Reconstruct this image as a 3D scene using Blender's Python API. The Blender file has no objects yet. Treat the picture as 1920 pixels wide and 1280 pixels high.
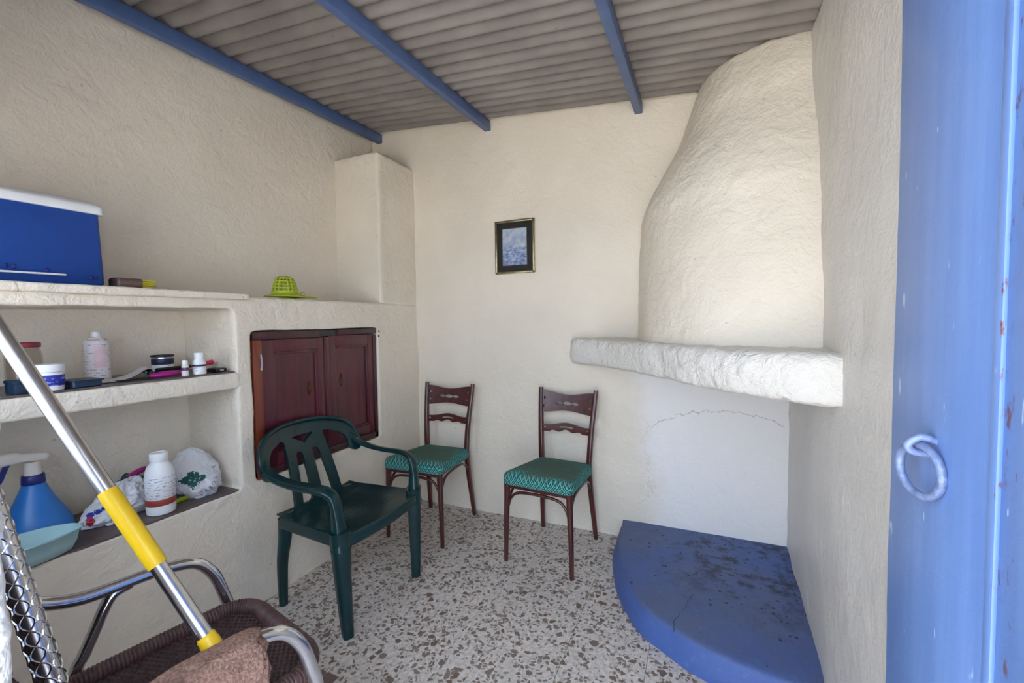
import bpy, bmesh, math, random
import numpy as np
from mathutils import Vector, Matrix, noise
from mathutils.bvhtree import BVHTree

PI = math.pi
random.seed(7)
S = bpy.context.scene
COL = S.collection

# ------------------------------------------------------------------ camera
CAM = Vector((1.8807, -2.5737, 1.30))
yaw, pitch, roll, FPX = 0.4143, -0.0459, -0.0144, 805.45
fwd = Vector((-math.sin(yaw) * math.cos(pitch), math.cos(yaw) * math.cos(pitch), math.sin(pitch)))
rgt = Vector((math.cos(yaw), math.sin(yaw), 0))
upv = rgt.cross(fwd)
r2 = math.cos(roll) * rgt + math.sin(roll) * upv
u2 = -math.sin(roll) * rgt + math.cos(roll) * upv
cd = bpy.data.cameras.new('camera')
cam = bpy.data.objects.new('camera', cd)
COL.objects.link(cam)
cam.matrix_world = Matrix(((r2.x, u2.x, -fwd.x, CAM.x), (r2.y, u2.y, -fwd.y, CAM.y), (r2.z, u2.z, -fwd.z, CAM.z), (0, 0, 0, 1)))
cd.sensor_fit = 'HORIZONTAL'
cd.sensor_width = 36.0
cd.lens = 36.0 * FPX / 1920.0
cd.clip_start = 0.02
S.camera = cam

# ------------------------------------------------------------------ world, sun, exposure
world = bpy.data.worlds.new('sky')
S.world = world
world.use_nodes = True
wn = world.node_tree.nodes
bg = wn['Background']
bg.inputs[0].default_value = (0.66, 0.80, 1.0, 1)
bg.inputs[1].default_value = 1.3
sd = bpy.data.lights.new('sun', 'SUN')
sd.energy = 3.5
sd.angle = 0.01
sd.color = (1.0, 0.94, 0.85)
sun = bpy.data.objects.new('sun', sd)
COL.objects.link(sun)
sun.rotation_euler = Vector((-1.0, 0.12, -1.3)).to_track_quat('-Z', 'Y').to_euler()
# light portal in the open doorway: guides sampling of the sky, gives off nothing itself
pd = bpy.data.lights.new('doorway_portal', 'AREA')
pd.shape = 'RECTANGLE'
pd.size, pd.size_y = 1.03, 2.55
pd.cycles.is_portal = True
po = bpy.data.objects.new('doorway_portal', pd)
COL.objects.link(po)
po.location = (1.72, -2.72, 1.26)
po.rotation_euler = Vector((0, 1, 0)).to_track_quat('-Z', 'Z').to_euler()
pd2 = bpy.data.lights.new('added_window_portal', 'AREA')  # guides sky sampling through the added window
pd2.shape = 'RECTANGLE'
pd2.size, pd2.size_y = 0.90, 0.95
pd2.cycles.is_portal = True
po2 = bpy.data.objects.new('added_window_portal', pd2)
COL.objects.link(po2)
po2.location = (0.50, -2.71, 1.425)
po2.rotation_euler = Vector((0, 1, 0)).to_track_quat('-Z', 'Z').to_euler()
S.view_settings.view_transform = 'Standard'
S.view_settings.look = 'None'
S.view_settings.gamma = 1.0
S.view_settings.use_curve_mapping = False
S.view_settings.exposure = 2.3
S.cycles.max_bounces = 8
S.cycles.diffuse_bounces = 6
S.cycles.glossy_bounces = 4
S.cycles.use_adaptive_sampling = True
S.cycles.adaptive_threshold = 0.08
S.cycles.sample_clamp_indirect = 6.0
S.cycles.use_denoising = True


# ------------------------------------------------------------------ colour and material helpers
def lin(c):
    c = c / 255.0
    return c / 12.92 if c <= 0.04045 else ((c + 0.055) / 1.055) ** 2.4


def rgb(r, g, b):
    return (lin(r), lin(g), lin(b), 1.0)


class NT:
    def __init__(s, name):
        s.m = bpy.data.materials.new(name)
        s.m.use_nodes = True
        s.t = s.m.node_tree
        s.b = s.t.nodes['Principled BSDF']

    def n(s, kind, **kw):
        o = s.t.nodes.new(kind)
        for k, v in kw.items():
            setattr(o, k, v)
        return o

    def l(s, a, b):
        s.t.links.new(a, b)

    def val(s, sock, v):
        if hasattr(v, 'links') or isinstance(v, bpy.types.NodeSocket):
            s.l(v, sock)
        else:
            sock.default_value = v

    def math(s, op, a, b=0.0, c=0.0, clamp=False):
        o = s.n('ShaderNodeMath', operation=op, use_clamp=clamp)
        s.val(o.inputs[0], a)
        s.val(o.inputs[1], b)
        s.val(o.inputs[2], c)
        return o.outputs[0]

    def mix(s, f, a, b):
        o = s.n('ShaderNodeMix', data_type='RGBA')
        s.val(o.inputs[0], f)
        s.val(o.inputs[6], a)
        s.val(o.inputs[7], b)
        return o.outputs[2]

    def noise(s, vec, scale, detail=4.0, rough=0.55, dist=0.0):
        o = s.n('ShaderNodeTexNoise')
        s.l(vec, o.inputs['Vector'])
        o.inputs['Scale'].default_value = scale
        o.inputs['Detail'].default_value = detail
        o.inputs['Roughness'].default_value = rough
        o.inputs['Distortion'].default_value = dist
        return o.outputs['Fac']

    def ramp(s, v, lo, hi):
        o = s.n('ShaderNodeMapRange', interpolation_type='SMOOTHSTEP')
        s.val(o.inputs[0], v)
        s.val(o.inputs[1], lo)
        s.val(o.inputs[2], hi)
        return o.outputs[0]

    def obj(s):
        return s.n('ShaderNodeTexCoord').outputs['Object']

    def pos(s):
        return s.n('ShaderNodeNewGeometry').outputs['Position']

    def xyz(s, v):
        o = s.n('ShaderNodeSeparateXYZ')
        s.l(v, o.inputs[0])
        return o.outputs

    def scalev(s, v, sx, sy, sz):
        o = s.n('ShaderNodeVectorMath', operation='MULTIPLY')
        s.l(v, o.inputs[0])
        o.inputs[1].default_value = (sx, sy, sz)
        return o.outputs[0]

    def bump(s, h, strength, dist):
        o = s.n('ShaderNodeBump')
        o.inputs['Strength'].default_value = strength
        o.inputs['Distance'].default_value = dist
        s.l(h, o.inputs['Height'])
        s.l(o.outputs[0], s.b.inputs['Normal'])

    def set(s, **kw):
        for k, v in kw.items():
            s.val(s.b.inputs[k.replace('_', ' ')], v)
        return s.m


def simple(name, col, rough=0.5, metal=0.0, var=0.12, nscale=14.0, bump=0.0, bscale=60.0, spec=0.5, **kw):
    t = NT(name)
    p = t.obj()
    f = t.noise(p, nscale, 5.0)
    dark = tuple(c * (1 - var) for c in col[:3]) + (1,)
    lite = tuple(min(1, c * (1 + var)) for c in col[:3]) + (1,)
    c = t.mix(t.ramp(f, 0.3, 0.7), dark, lite)
    t.set(Base_Color=c, Roughness=rough, Metallic=metal)
    t.b.inputs['Specular IOR Level'].default_value = spec
    if bump:
        t.bump(t.noise(p, bscale, 4.0), bump, 0.004)
    for k, v in kw.items():
        t.val(t.b.inputs[k.replace('_', ' ')], v)
    return t.m


def plaster(name, base, patch=False, rough=0.6, relief=0.55):
    t = NT(name)
    p = t.pos()
    big = t.noise(p, 1.7, 2.0, 0.6)
    mid = t.noise(p, 9.0, 3.0, 0.6)
    c1 = tuple(c * f for c, f in zip(base[:3], (0.93, 0.925, 0.915))) + (1,)
    c = t.mix(t.ramp(big, 0.35, 0.68), c1, base)
    c = t.mix(t.math('MULTIPLY', t.ramp(mid, 0.45, 0.75), 0.12), c, tuple(x * 0.86 for x in base[:3]) + (1,))
    spots = t.n('ShaderNodeTexVoronoi')
    t.l(p, spots.inputs['Vector'])
    spots.inputs['Scale'].default_value = 7.0
    c = t.mix(t.math('MULTIPLY', t.math('LESS_THAN', spots.outputs['Distance'], 0.035), 0.35), c, rgb(120, 105, 90))
    if patch:
        x, y, z = t.xyz(p)
        w = t.math('MULTIPLY', t.math('SUBTRACT', t.noise(p, 3.5, 4.0), 0.5), 0.5)
        # newer whitewash inside the fireplace opening: right of a slanting edge, below the mantel
        e = t.math('ADD', t.math('SUBTRACT', x, t.math('MULTIPLY', z, -0.12)), w)
        m = t.math('MULTIPLY', t.ramp(e, 1.50, 1.78), t.ramp(z, 1.12, 0.98))
        c = t.mix(t.math('MULTIPLY', m, 0.85), c, rgb(236, 233, 232))
        # two hairline cracks
        for (off, lo, hi) in ((0.0, 1.62, 2.28),):
            arc = t.math('SUBTRACT', z, t.math('ADD', 0.80, t.math('MULTIPLY', t.math('POWER', t.math('SUBTRACT', x, 2.0), 2.0), -0.8)))
            arc = t.math('ADD', arc, t.math('MULTIPLY', t.math('SUBTRACT', t.noise(p, 14.0, 6.0, 0.7), 0.5), 0.10))
            line = t.math('LESS_THAN', t.math('ABSOLUTE', arc), 0.0022)
            line = t.math('MULTIPLY', line, t.math('MULTIPLY', t.math('GREATER_THAN', x, lo), t.math('LESS_THAN', x, hi)))
            c = t.mix(t.math('MULTIPLY', line, 0.55), c, rgb(140, 130, 125))
            v = t.math('SUBTRACT', x, t.math('ADD', 1.60, t.math('MULTIPLY', t.math('SUBTRACT', t.noise(p, 6.0, 6.0, 0.7), 0.5), 0.45)))
            line = t.math('LESS_THAN', t.math('ABSOLUTE', v), 0.002)
            line = t.math('MULTIPLY', line, t.math('MULTIPLY', t.math('GREATER_THAN', z, 0.22), t.math('LESS_THAN', z, 0.72)))
            c = t.mix(t.math('MULTIPLY', line, 0.4), c, rgb(140, 130, 125))
    h = t.math('ADD', t.math('MULTIPLY', t.noise(p, 13.0, 4.0, 0.6, 0.6), 1.3), t.math('MULTIPLY', t.noise(p, 70.0, 2.0, 0.6), 0.35))
    t.bump(h, relief, 0.02)
    t.set(Base_Color=c, Roughness=rough)
    t.b.inputs['Specular IOR Level'].default_value = 0.35
    return t.m


WALLC = rgb(234, 223, 206)
M = {}
M['plaster'] = plaster('cream_plaster', WALLC, relief=0.4)
M['plaster_back'] = plaster('cream_plaster_back_wall', WALLC, patch=True, relief=0.32)
M['plaster_rough'] = plaster('coarse_cream_plaster', rgb(230, 224, 216), relief=0.7)
M['plaster_satin'] = plaster('satin_cream_plaster', rgb(224, 218, 210), rough=0.42, relief=0.28)
M['whitewash'] = plaster('white_plaster', rgb(245, 243, 240), relief=0.8)


def terrazzo():
    t = NT('terrazzo')
    p = t.pos()
    oi = t.n('ShaderNodeObjectInfo').outputs['Random']
    cmb = t.n('ShaderNodeCombineXYZ')
    t.l(t.math('MULTIPLY', oi, 31.7), cmb.inputs[0])
    t.l(t.math('MULTIPLY', oi, 17.3), cmb.inputs[1])
    add = t.n('ShaderNodeVectorMath', operation='ADD')
    t.l(p, add.inputs[0])
    t.l(cmb.outputs[0], add.inputs[1])
    p2 = add.outputs[0]
    warp = t.n('ShaderNodeTexNoise')
    t.l(p2, warp.inputs['Vector'])
    warp.inputs['Scale'].default_value = 30.0
    wv = t.n('ShaderNodeVectorMath', operation='MULTIPLY_ADD')
    t.l(warp.outputs['Color'], wv.inputs[0])
    wv.inputs[1].default_value = (0.016, 0.016, 0)
    t.l(p2, wv.inputs[2])
    q = wv.outputs[0]

    def chips(scale, keep, edge):
        a = t.n('ShaderNodeTexVoronoi', feature='DISTANCE_TO_EDGE')
        b = t.n('ShaderNodeTexVoronoi', feature='F1')
        for o in (a, b):
            t.l(q, o.inputs['Vector'])
            o.inputs['Scale'].default_value = scale
        sep = t.n('ShaderNodeSeparateColor')
        t.l(b.outputs['Color'], sep.inputs[0])
        k = t.math('MULTIPLY', t.math('GREATER_THAN', a.outputs['Distance'], edge), t.math('LESS_THAN', sep.outputs[0], keep))
        return k, sep.outputs[1]
    base = t.mix(t.ramp(t.noise(p2, 55.0, 6.0, 0.65), 0.35, 0.7), rgb(198, 187, 178), rgb(230, 220, 211))
    base = t.mix(t.math('MULTIPLY', t.ramp(t.noise(p, 2.5, 4.0), 0.45, 0.7), 0.25), base, rgb(186, 174, 166))
    k0, r0 = chips(75.0, 0.34, 0.10)
    c = t.mix(k0, base, t.mix(r0, rgb(150, 140, 132), rgb(206, 200, 192)))
    k1, r1 = chips(60.0, 0.36, 0.12)
    c = t.mix(k1, c, t.mix(r1, rgb(118, 100, 88), rgb(140, 128, 120)))
    k2, r2_ = chips(37.0, 0.24, 0.14)
    c = t.mix(k2, c, t.mix(r2_, rgb(112, 90, 76), rgb(138, 124, 114)))
    t.set(Base_Color=c, Roughness=t.math('ADD', 0.42, t.math('MULTIPLY', t.noise(p, 6.0), 0.25)))
    return t.m


M['terrazzo'] = terrazzo()
M['grout'] = simple('grout', rgb(170, 162, 155), 0.9)
M['repair'] = simple('brown_quarry', rgb(122, 100, 92), 0.6, bump=0.2)
M['pave'] = simple('pale_paving', rgb(226, 218, 204), 0.85, var=0.08, nscale=3.0)


def blue_hearth():
    t = NT('blue_painted_hearth')
    p = t.pos()
    x, y, z = t.xyz(p)
    dust = t.math('MULTIPLY', t.ramp(z, 0.088, 0.104), t.ramp(t.noise(p, 2.2, 5.0, 0.6), 0.25, 0.65))
    c = t.mix(t.math('MULTIPLY', dust, 0.75), rgb(72, 98, 160), rgb(92, 102, 128))
    c = t.mix(t.math('MULTIPLY', t.ramp(t.noise(p, 30.0, 5.0, 0.7), 0.55, 0.75), 0.3), c, rgb(120, 140, 180))
    # soot flecks, thicker towards the back corner by the side wall
    near = t.ramp(t.math('SQRT', t.math('ADD', t.math('POWER', t.math('SUBTRACT', x, 2.16), 2.0), t.math('POWER', t.math('SUBTRACT', y, -0.22), 2.0))), 0.75, 0.05)
    v = t.n('ShaderNodeTexVoronoi')
    t.l(p, v.inputs['Vector'])
    v.inputs['Scale'].default_value = 52.0
    sep = t.n('ShaderNodeSeparateColor')
    t.l(v.outputs['Color'], sep.inputs[0])
    rad = t.math('MULTIPLY', t.math('POWER', sep.outputs[1], 2.0), 0.42)
    fl = t.math('MULTIPLY', t.math('LESS_THAN', v.outputs['Distance'], rad), t.math('LESS_THAN', sep.outputs[0], t.math('ADD', 0.04, t.math('MULTIPLY', near, 0.8))))
    st = t.math('MULTIPLY', near, t.ramp(t.noise(p, 13.0, 6.0, 0.72), 0.46, 0.64))
    top = t.math('GREATER_THAN', z, 0.095)
    c = t.mix(t.math('MULTIPLY', top, t.math('MAXIMUM', t.math('MULTIPLY', fl, 0.85), t.math('MULTIPLY', st, 0.9))), c, rgb(22, 22, 38))
    # crack running in from the curved edge
    k = t.math('SUBTRACT', t.math('SUBTRACT', x, 1.80), t.math('MULTIPLY', t.math('ADD', y, 0.80), 0.28))
    k = t.math('ADD', k, t.math('MULTIPLY', t.math('SUBTRACT', t.noise(p, 18.0, 5.0), 0.5), 0.05))
    ln = t.math('MULTIPLY', t.math('LESS_THAN', t.math('ABSOLUTE', k), 0.0016), t.math('MULTIPLY', t.math('LESS_THAN', y, -0.60), t.math('GREATER_THAN', z, 0.09)))
    c = t.mix(t.math('MULTIPLY', ln, 0.8), c, rgb(35, 40, 60))
    t.bump(t.math('ADD', t.noise(p, 25.0, 6.0), t.math('MULTIPLY', t.noise(p, 90.0, 3.0), 0.4)), 0.35, 0.012)
    t.set(Base_Color=c, Roughness=0.55)
    return t.m


M['hearth'] = blue_hearth()


def blue_door():
    t = NT('blue_door_paint')
    p = t.pos()
    st = t.scalev(p, 30.0, 30.0, 2.2)
    f = t.noise(st, 1.0, 6.0, 0.65)
    c = t.mix(t.ramp(f, 0.3, 0.72), rgb(98, 130, 190), rgb(110, 142, 200))
    chip = t.noise(t.scalev(p, 46.0, 46.0, 13.0), 1.0, 3.0, 0.5)
    c = t.mix(t.math('MULTIPLY', t.ramp(chip, 0.70, 0.73), 0.8), c, rgb(190, 208, 235))
    rust = t.noise(t.scalev(p, 70.0, 70.0, 22.0), 1.0, 5.0, 0.7)
    x, y, z = t.xyz(p)
    band = t.math('MULTIPLY', t.math('LESS_THAN', y, -1.956), t.math('GREATER_THAN', y, -1.982))
    c = t.mix(t.math('MULTIPLY', band, t.ramp(rust, 0.56, 0.66)), c, rgb(110, 62, 44))
    t.bump(t.math('ADD', t.math('MULTIPLY', f, 0.5), t.math('MULTIPLY', t.noise(p, 60.0, 4.0), 0.5)), 0.2, 0.005)
    t.set(Base_Color=c, Roughness=0.38)
    return t.m


M['door'] = blue_door()
M['ironblue'] = simple('worn_blue_iron', rgb(122, 138, 178), 0.45, 0.2, var=0.3, nscale=60, bump=0.4, bscale=150)
M['beam'] = simple('blue_grey_steel_paint', rgb(76, 100, 146), 0.42, var=0.08)


def roofmat():
    t = NT('grey_fibre_cement')
    p = t.pos()
    f = t.noise(t.scalev(p, 3.0, 5.0, 3.0), 1.0, 6.0, 0.6)
    c = t.mix(t.ramp(f, 0.3, 0.7), rgb(126, 118, 114), rgb(146, 138, 133))
    s = t.noise(p, 26.0, 5.0, 0.7)
    c = t.mix(t.math('MULTIPLY', t.ramp(s, 0.66, 0.74), 0.5), c, rgb(80, 74, 72))
    t.bump(t.noise(p, 80.0, 4.0), 0.25, 0.004)
    t.set(Base_Color=c, Roughness=0.75)
    return t.m


M['roof'] = roofmat()


def wood(name, c1, c2, rough=0.35, axis=2, coord='obj', bumpv=0.15, sc=1.0):
    t = NT(name)
    p = t.obj() if coord == 'obj' else t.pos()
    s = [34.0 * sc] * 3
    s[axis] = 2.4 * sc
    f = t.noise(t.scalev(p, *s), 1.0, 6.0, 0.6, 0.6)
    c = t.mix(t.ramp(f, 0.3, 0.7), c1, c2)
    t.bump(f, bumpv, 0.002)
    t.set(Base_Color=c, Roughness=rough)
    t.b.inputs['Coat Weight'].default_value = 0.5
    t.b.inputs['Coat Roughness'].default_value = 0.25
    return t.m


M['mahogany'] = wood('mahogany_chair_wood', rgb(56, 18, 18), rgb(88, 32, 27), 0.3)
M['maroon'] = wood('maroon_cabinet_wood', rgb(66, 16, 30), rgb(96, 26, 42), 0.32, coord='pos')
M['maroon_dark'] = wood('dark_maroon_frame_wood', rgb(44, 14, 20), rgb(72, 24, 28), 0.45, coord='pos')
M['redbrown'] = wood('red_brown_jamb_wood', rgb(96, 38, 24), rgb(132, 58, 34), 0.45, coord='pos')
M['shelfwood'] = wood('dusty_dark_shelf_lining', rgb(74, 62, 62), rgb(112, 98, 96), 0.7, axis=1, coord='pos')
M['brass'] = simple('dull_brass', rgb(92, 70, 44), 0.4, 0.9)
M['steel'] = simple('bare_steel', rgb(190, 190, 195), 0.3, 1.0)
M['chrome'] = simple('chrome', rgb(225, 226, 232), 0.13, 1.0, var=0.04)
M['alu'] = simple('brushed_steel_tube', rgb(205, 205, 210), 0.24, 1.0, var=0.08, nscale=40)
M['yellow'] = simple('yellow_plastic', rgb(232, 190, 30), 0.35, var=0.05)
M['green_plastic'] = simple('dark_green_plastic', rgb(5, 44, 47), 0.27, var=0.15, nscale=9)
M['rattan'] = simple('brown_wicker', rgb(84, 58, 56), 0.45, var=0.3, nscale=40)
M['rattan_dark'] = simple('dark_brown_wicker', rgb(62, 42, 42), 0.5, var=0.3, nscale=60)
M['mopcloth'] = simple('brown_towelling', rgb(150, 118, 104), 0.95, var=0.35, nscale=170, bump=1.0, bscale=210, spec=0.1)
M['white_plastic'] = simple('white_plastic', rgb(235, 235, 236), 0.4, var=0.03)
M['offwhite_plastic'] = simple('off_white_plastic', rgb(222, 214, 205), 0.45, var=0.05)
M['cooler_blue'] = simple('cobalt_blue_plastic', rgb(6, 60, 138), 0.45, var=0.06, bump=0.1, bscale=200)
M['navy'] = simple('navy_plastic', rgb(26, 36, 110), 0.4)
M['spray_blue'] = simple('bright_blue_plastic', rgb(34, 118, 200), 0.35, var=0.05)
M['teal_pale'] = simple('pale_teal_plastic', rgb(172, 210, 216), 0.4, var=0.05)
M['dark_teal'] = simple('dark_teal_plastic', rgb(18, 44, 66), 0.4)
M['black'] = simple('black_matter', rgb(24, 22, 24), 0.5)
M['red_lid'] = simple('dark_red_lacquer', rgb(120, 30, 48), 0.3)
M['magenta'] = simple('magenta_plastic', rgb(160, 24, 120), 0.35)
M['pinkred'] = simple('crimson_plastic', rgb(186, 40, 70), 0.35)
M['lime'] = simple('lime_green_plastic', rgb(172, 184, 36), 0.4, var=0.06)
M['paper'] = simple('printed_paper', rgb(205, 200, 200), 0.8, var=0.1)
M['pink_label'] = simple('pale_pink_label', rgb(220, 190, 196), 0.5)
M['grey_print'] = simple('grey_print', rgb(120, 112, 118), 0.6)
M['blue_print'] = simple('blue_print', rgb(34, 48, 150), 0.5)
M['dark_print'] = simple('dark_navy_print', rgb(30, 36, 66), 0.5)
M['purple_print'] = simple('purple_print', rgb(96, 40, 110), 0.5)
M['rust_label'] = simple('rust_red_label', rgb(150, 62, 50), 0.5)
M['green_print'] = simple('dark_green_print', rgb(10, 84, 78), 0.6)
M['red_print'] = simple('red_print', rgb(168, 36, 60), 0.6)
M['brush_wood'] = wood('brown_brush_wood', rgb(84, 62, 58), rgb(118, 92, 84), 0.6, axis=1)
M['bristle'] = simple('yellow_bristle', rgb(200, 184, 60), 0.6)
M['gold'] = simple('gilt_moulding', rgb(158, 143, 112), 0.3, 0.85, var=0.2, nscale=30)
M['black_mat'] = simple('black_card', rgb(14, 14, 17), 0.7)
M['thread'] = simple('dark_green_cloth', rgb(40, 78, 76), 0.9)
M['screw'] = simple('dark_screw', rgb(70, 66, 64), 0.5, 0.5)


def bagmat():
    t = NT('white_bag_film')
    p = t.obj()
    t.set(Base_Color=t.mix(t.noise(p, 12.0), rgb(222, 222, 228), rgb(240, 240, 244)), Roughness=0.3)
    t.b.inputs['Transmission Weight'].default_value = 0.0
    t.b.inputs['Subsurface Weight'].default_value = 0.0
    t.bump(t.noise(t.scalev(p, 1, 1, 1), 26.0, 6.0, 0.7, 1.5), 0.5, 0.012)
    tr = t.n('ShaderNodeBsdfTransparent')
    mx = t.n('ShaderNodeMixShader')
    mx.inputs[0].default_value = 0.12
    out = t.t.nodes['Material Output']
    t.l(t.b.outputs[0], mx.inputs[1])
    t.l(tr.outputs[0], mx.inputs[2])
    t.l(mx.outputs[0], out.inputs[0])
    return t.m


M['bag'] = bagmat()


def glassmat(name, tint, rough=0.03, w=0.85):
    t = NT(name)
    t.set(Base_Color=tint, Roughness=rough)
    g = t.n('ShaderNodeBsdfTransparent')
    g.inputs[0].default_value = tint
    mx = t.n('ShaderNodeMixShader')
    lw = t.n('ShaderNodeLayerWeight')
    lw.inputs[0].default_value = 0.35
    frs = t.math('ADD', 0.05, t.math('MULTIPLY', t.math('POWER', lw.outputs['Facing'], 3.0), 0.6))
    gl = t.n('ShaderNodeBsdfGlossy')
    gl.inputs['Roughness'].default_value = rough
    t.l(frs, mx.inputs[0])
    t.l(g.outputs[0], mx.inputs[1])
    t.l(gl.outputs[0], mx.inputs[2])
    t.l(mx.outputs[0], t.t.nodes['Material Output'].inputs[0])
    return t.m


M['glass'] = glassmat('clear_glass', (0.93, 0.94, 0.94, 1))
M['jar_glass'] = glassmat('jar_glass', (0.86, 0.84, 0.82, 1), 0.06)


def fabric():
    t = NT('green_diamond_upholstery')
    p = t.obj()
    x, y, z = t.xyz(p)
    q = t.math('SUBTRACT', z, y)
    s = 0.025
    a = t.math('FRACT', t.math('ADD', t.math('DIVIDE', t.math('ADD', x, t.math('MULTIPLY', q, 0.8)), s), 50.0))
    b = t.math('FRACT', t.math('ADD', t.math('DIVIDE', t.math('SUBTRACT', x, t.math('MULTIPLY', q, 0.8)), s), 50.0))
    da = t.math('ABSOLUTE', t.math('SUBTRACT', a, 0.5))
    db = t.math('ABSOLUTE', t.math('SUBTRACT', b, 0.5))
    line = t.math('GREATER_THAN', t.math('MAXIMUM', da, db), 0.405)
    dot = t.math('LESS_THAN', t.math('MAXIMUM', da, db), 0.13)
    g = t.mix(t.noise(p, 18.0), rgb(18, 76, 72), rgb(30, 96, 90))
    c = t.mix(t.math('MULTIPLY', t.math('MAXIMUM', line, dot), 0.85), g, rgb(122, 182, 176))
    # sat-on top, worn dull
    wear = t.math('MULTIPLY', t.ramp(z, 0.468, 0.492), t.ramp(t.math('ADD', t.noise(p, 7.0, 4.0), t.math('MULTIPLY', y, 0.6)), 0.20, 0.5))
    c = t.mix(t.math('MULTIPLY', wear, 0.82), c, rgb(84, 98, 84))
    t.bump(t.noise(p, 420.0, 2.0), 0.3, 0.002)
    t.set(Base_Color=c, Roughness=0.9)
    t.b.inputs['Specular IOR Level'].default_value = 0.15
    return t.m


M['fabric'] = fabric()


def painting():
    t = NT('blue_landscape_print')
    p = t.obj()
    x, y, z = t.xyz(p)
    n1 = t.noise(p, 26.0, 6.0, 0.65)
    n2 = t.noise(t.scalev(p, 1.0, 1.0, 2.2), 46.0, 6.0, 0.7)
    sky = t.mix(t.ramp(n1, 0.35, 0.7), rgb(172, 188, 222), rgb(236, 238, 242))
    land = t.mix(t.ramp(n2, 0.35, 0.65), rgb(84, 116, 188), rgb(226, 234, 248))
    hz = t.math('ADD', z, t.math('MULTIPLY', t.math('SUBTRACT', n1, 0.5), 0.09))
    c = t.mix(t.ramp(hz, -0.012, 0.012), land, sky)
    t.set(Base_Color=c, Roughness=0.6)
    return t.m


M['painting'] = painting()


def label_dots(name, base, ink, scale):
    t = NT(name)
    p = t.obj()
    f = t.noise(t.scalev(p, 1.0, 1.0, 2.6), scale, 3.0, 0.6)
    band = t.math('GREATER_THAN', t.math('FRACT', t.math('MULTIPLY', t.xyz(p)[2], 95.0)), 0.45)
    c = t.mix(t.math('MULTIPLY', band, t.ramp(f, 0.53, 0.58)), base, ink)
    t.set(Base_Color=c, Roughness=0.45)
    return t.m


M['can_print'] = label_dots('white_can_with_small_print', rgb(224, 218, 220), rgb(176, 158, 164), 60.0)
M['tub_print'] = label_dots('blue_label_small_print', rgb(40, 52, 160), rgb(150, 165, 225), 60.0)
M['bottle_print'] = label_dots('white_label_small_print', rgb(232, 232, 236), rgb(160, 160, 178), 70.0)

# ------------------------------------------------------------------ geometry helpers


def link(name, me, mat, parent=None):
    o = bpy.data.objects.new(name, me)
    COL.objects.link(o)
    if mat:
        me.materials.append(M[mat] if isinstance(mat, str) else mat)
    if parent:
        o.parent = parent
    return o


class MB:
    """collects verts and faces for ONE mesh object"""

    def __init__(s):
        s.v, s.f = [], []

    def add(s, vf):
        v, f = vf
        k = len(s.v)
        s.v += [tuple(a) for a in v]
        s.f += [tuple(i + k for i in q) for q in f]
        return s

    def build(s, name, mat, parent=None, smooth=True, off=None, ang=40):
        me = bpy.data.meshes.new(name)
        v = s.v
        if off is not None:
            v = [(a[0] - off[0], a[1] - off[1], a[2] - off[2]) for a in v]
        me.from_pydata(v, [], s.f)
        me.update()
        bm = bmesh.new()
        bm.from_mesh(me)
        bmesh.ops.recalc_face_normals(bm, faces=bm.faces)
        bm.to_mesh(me)
        bm.free()
        if smooth:
            me.polygons.foreach_set('use_smooth', [True] * len(me.polygons))
            me.set_sharp_from_angle(angle=math.radians(ang))
        return link(name, me, mat, parent)


def one(vf, name, mat, parent=None, smooth=True, off=None, ang=40):
    return MB().add(vf).build(name, mat, parent, smooth, off, ang)


def cr(pts, n=8, closed=False):
    """Catmull-Rom through points"""
    P = [Vector(p) for p in pts]
    out = []
    m = len(P)
    for i in range(m if closed else m - 1):
        if closed:
            a, b, c, d = P[(i - 1) % m], P[i], P[(i + 1) % m], P[(i + 2) % m]
        else:
            a, b, c, d = P[max(i - 1, 0)], P[i], P[i + 1], P[min(i + 2, m - 1)]
        for k in range(n):
            t = k / n
            out.append(0.5 * ((2 * b) + (c - a) * t + (2 * a - 5 * b + 4 * c - d) * t * t + (3 * b - a - 3 * c + d) * t ** 3))
    if not closed:
        out.append(P[-1].copy())
    return out


def tube(path, rad, n=12, closed=False, sec=None, up=None, caps=True):
    """sweep a circle (or section list of (a,b)) along a path; rad number, list or list of (ra,rb)"""
    P = [Vector(p) for p in path]
    m = len(P)
    R_ = rad if isinstance(rad, (list, tuple)) else [rad] * m
    T = []
    for i in range(m):
        a = P[(i - 1) % m] if (closed or i > 0) else P[i]
        b = P[(i + 1) % m] if (closed or i < m - 1) else P[i]
        T.append((b - a).normalized())
    ref = Vector(up) if up else (Vector((0, 0, 1)) if abs(T[0].z) < 0.9 else Vector((0, 1, 0)))
    nrm = (ref - T[0] * ref.dot(T[0])).normalized()
    v, f = [], []
    for i in range(m):
        nrm = (nrm - T[i] * nrm.dot(T[i]))
        if nrm.length < 1e-6:
            nrm = T[i].orthogonal()
        nrm.normalize()
        if up:
            q = Vector(up) - T[i] * Vector(up).dot(T[i])
            if q.length > 0.2:
                nrm = q.normalized()
        bn = T[i].cross(nrm)
        ra, rb = R_[i] if isinstance(R_[i], (list, tuple)) else (R_[i], R_[i])
        for k in range(n if sec is None else len(sec)):
            if sec is None:
                c, s_ = math.cos(2 * PI * k / n), math.sin(2 * PI * k / n)
            else:
                c, s_ = sec[k]
            v.append(P[i] + nrm * (ra * c) + bn * (rb * s_))
    nn = n if sec is None else len(sec)
    for i in range(m if closed else m - 1):
        j = (i + 1) % m
        for k in range(nn):
            f.append((i * nn + k, i * nn + (k + 1) % nn, j * nn + (k + 1) % nn, j * nn + k))
    if caps and not closed:
        f.append(tuple(range(nn))[::-1])
        f.append(tuple((m - 1) * nn + k for k in range(nn)))
    return v, f


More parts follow.
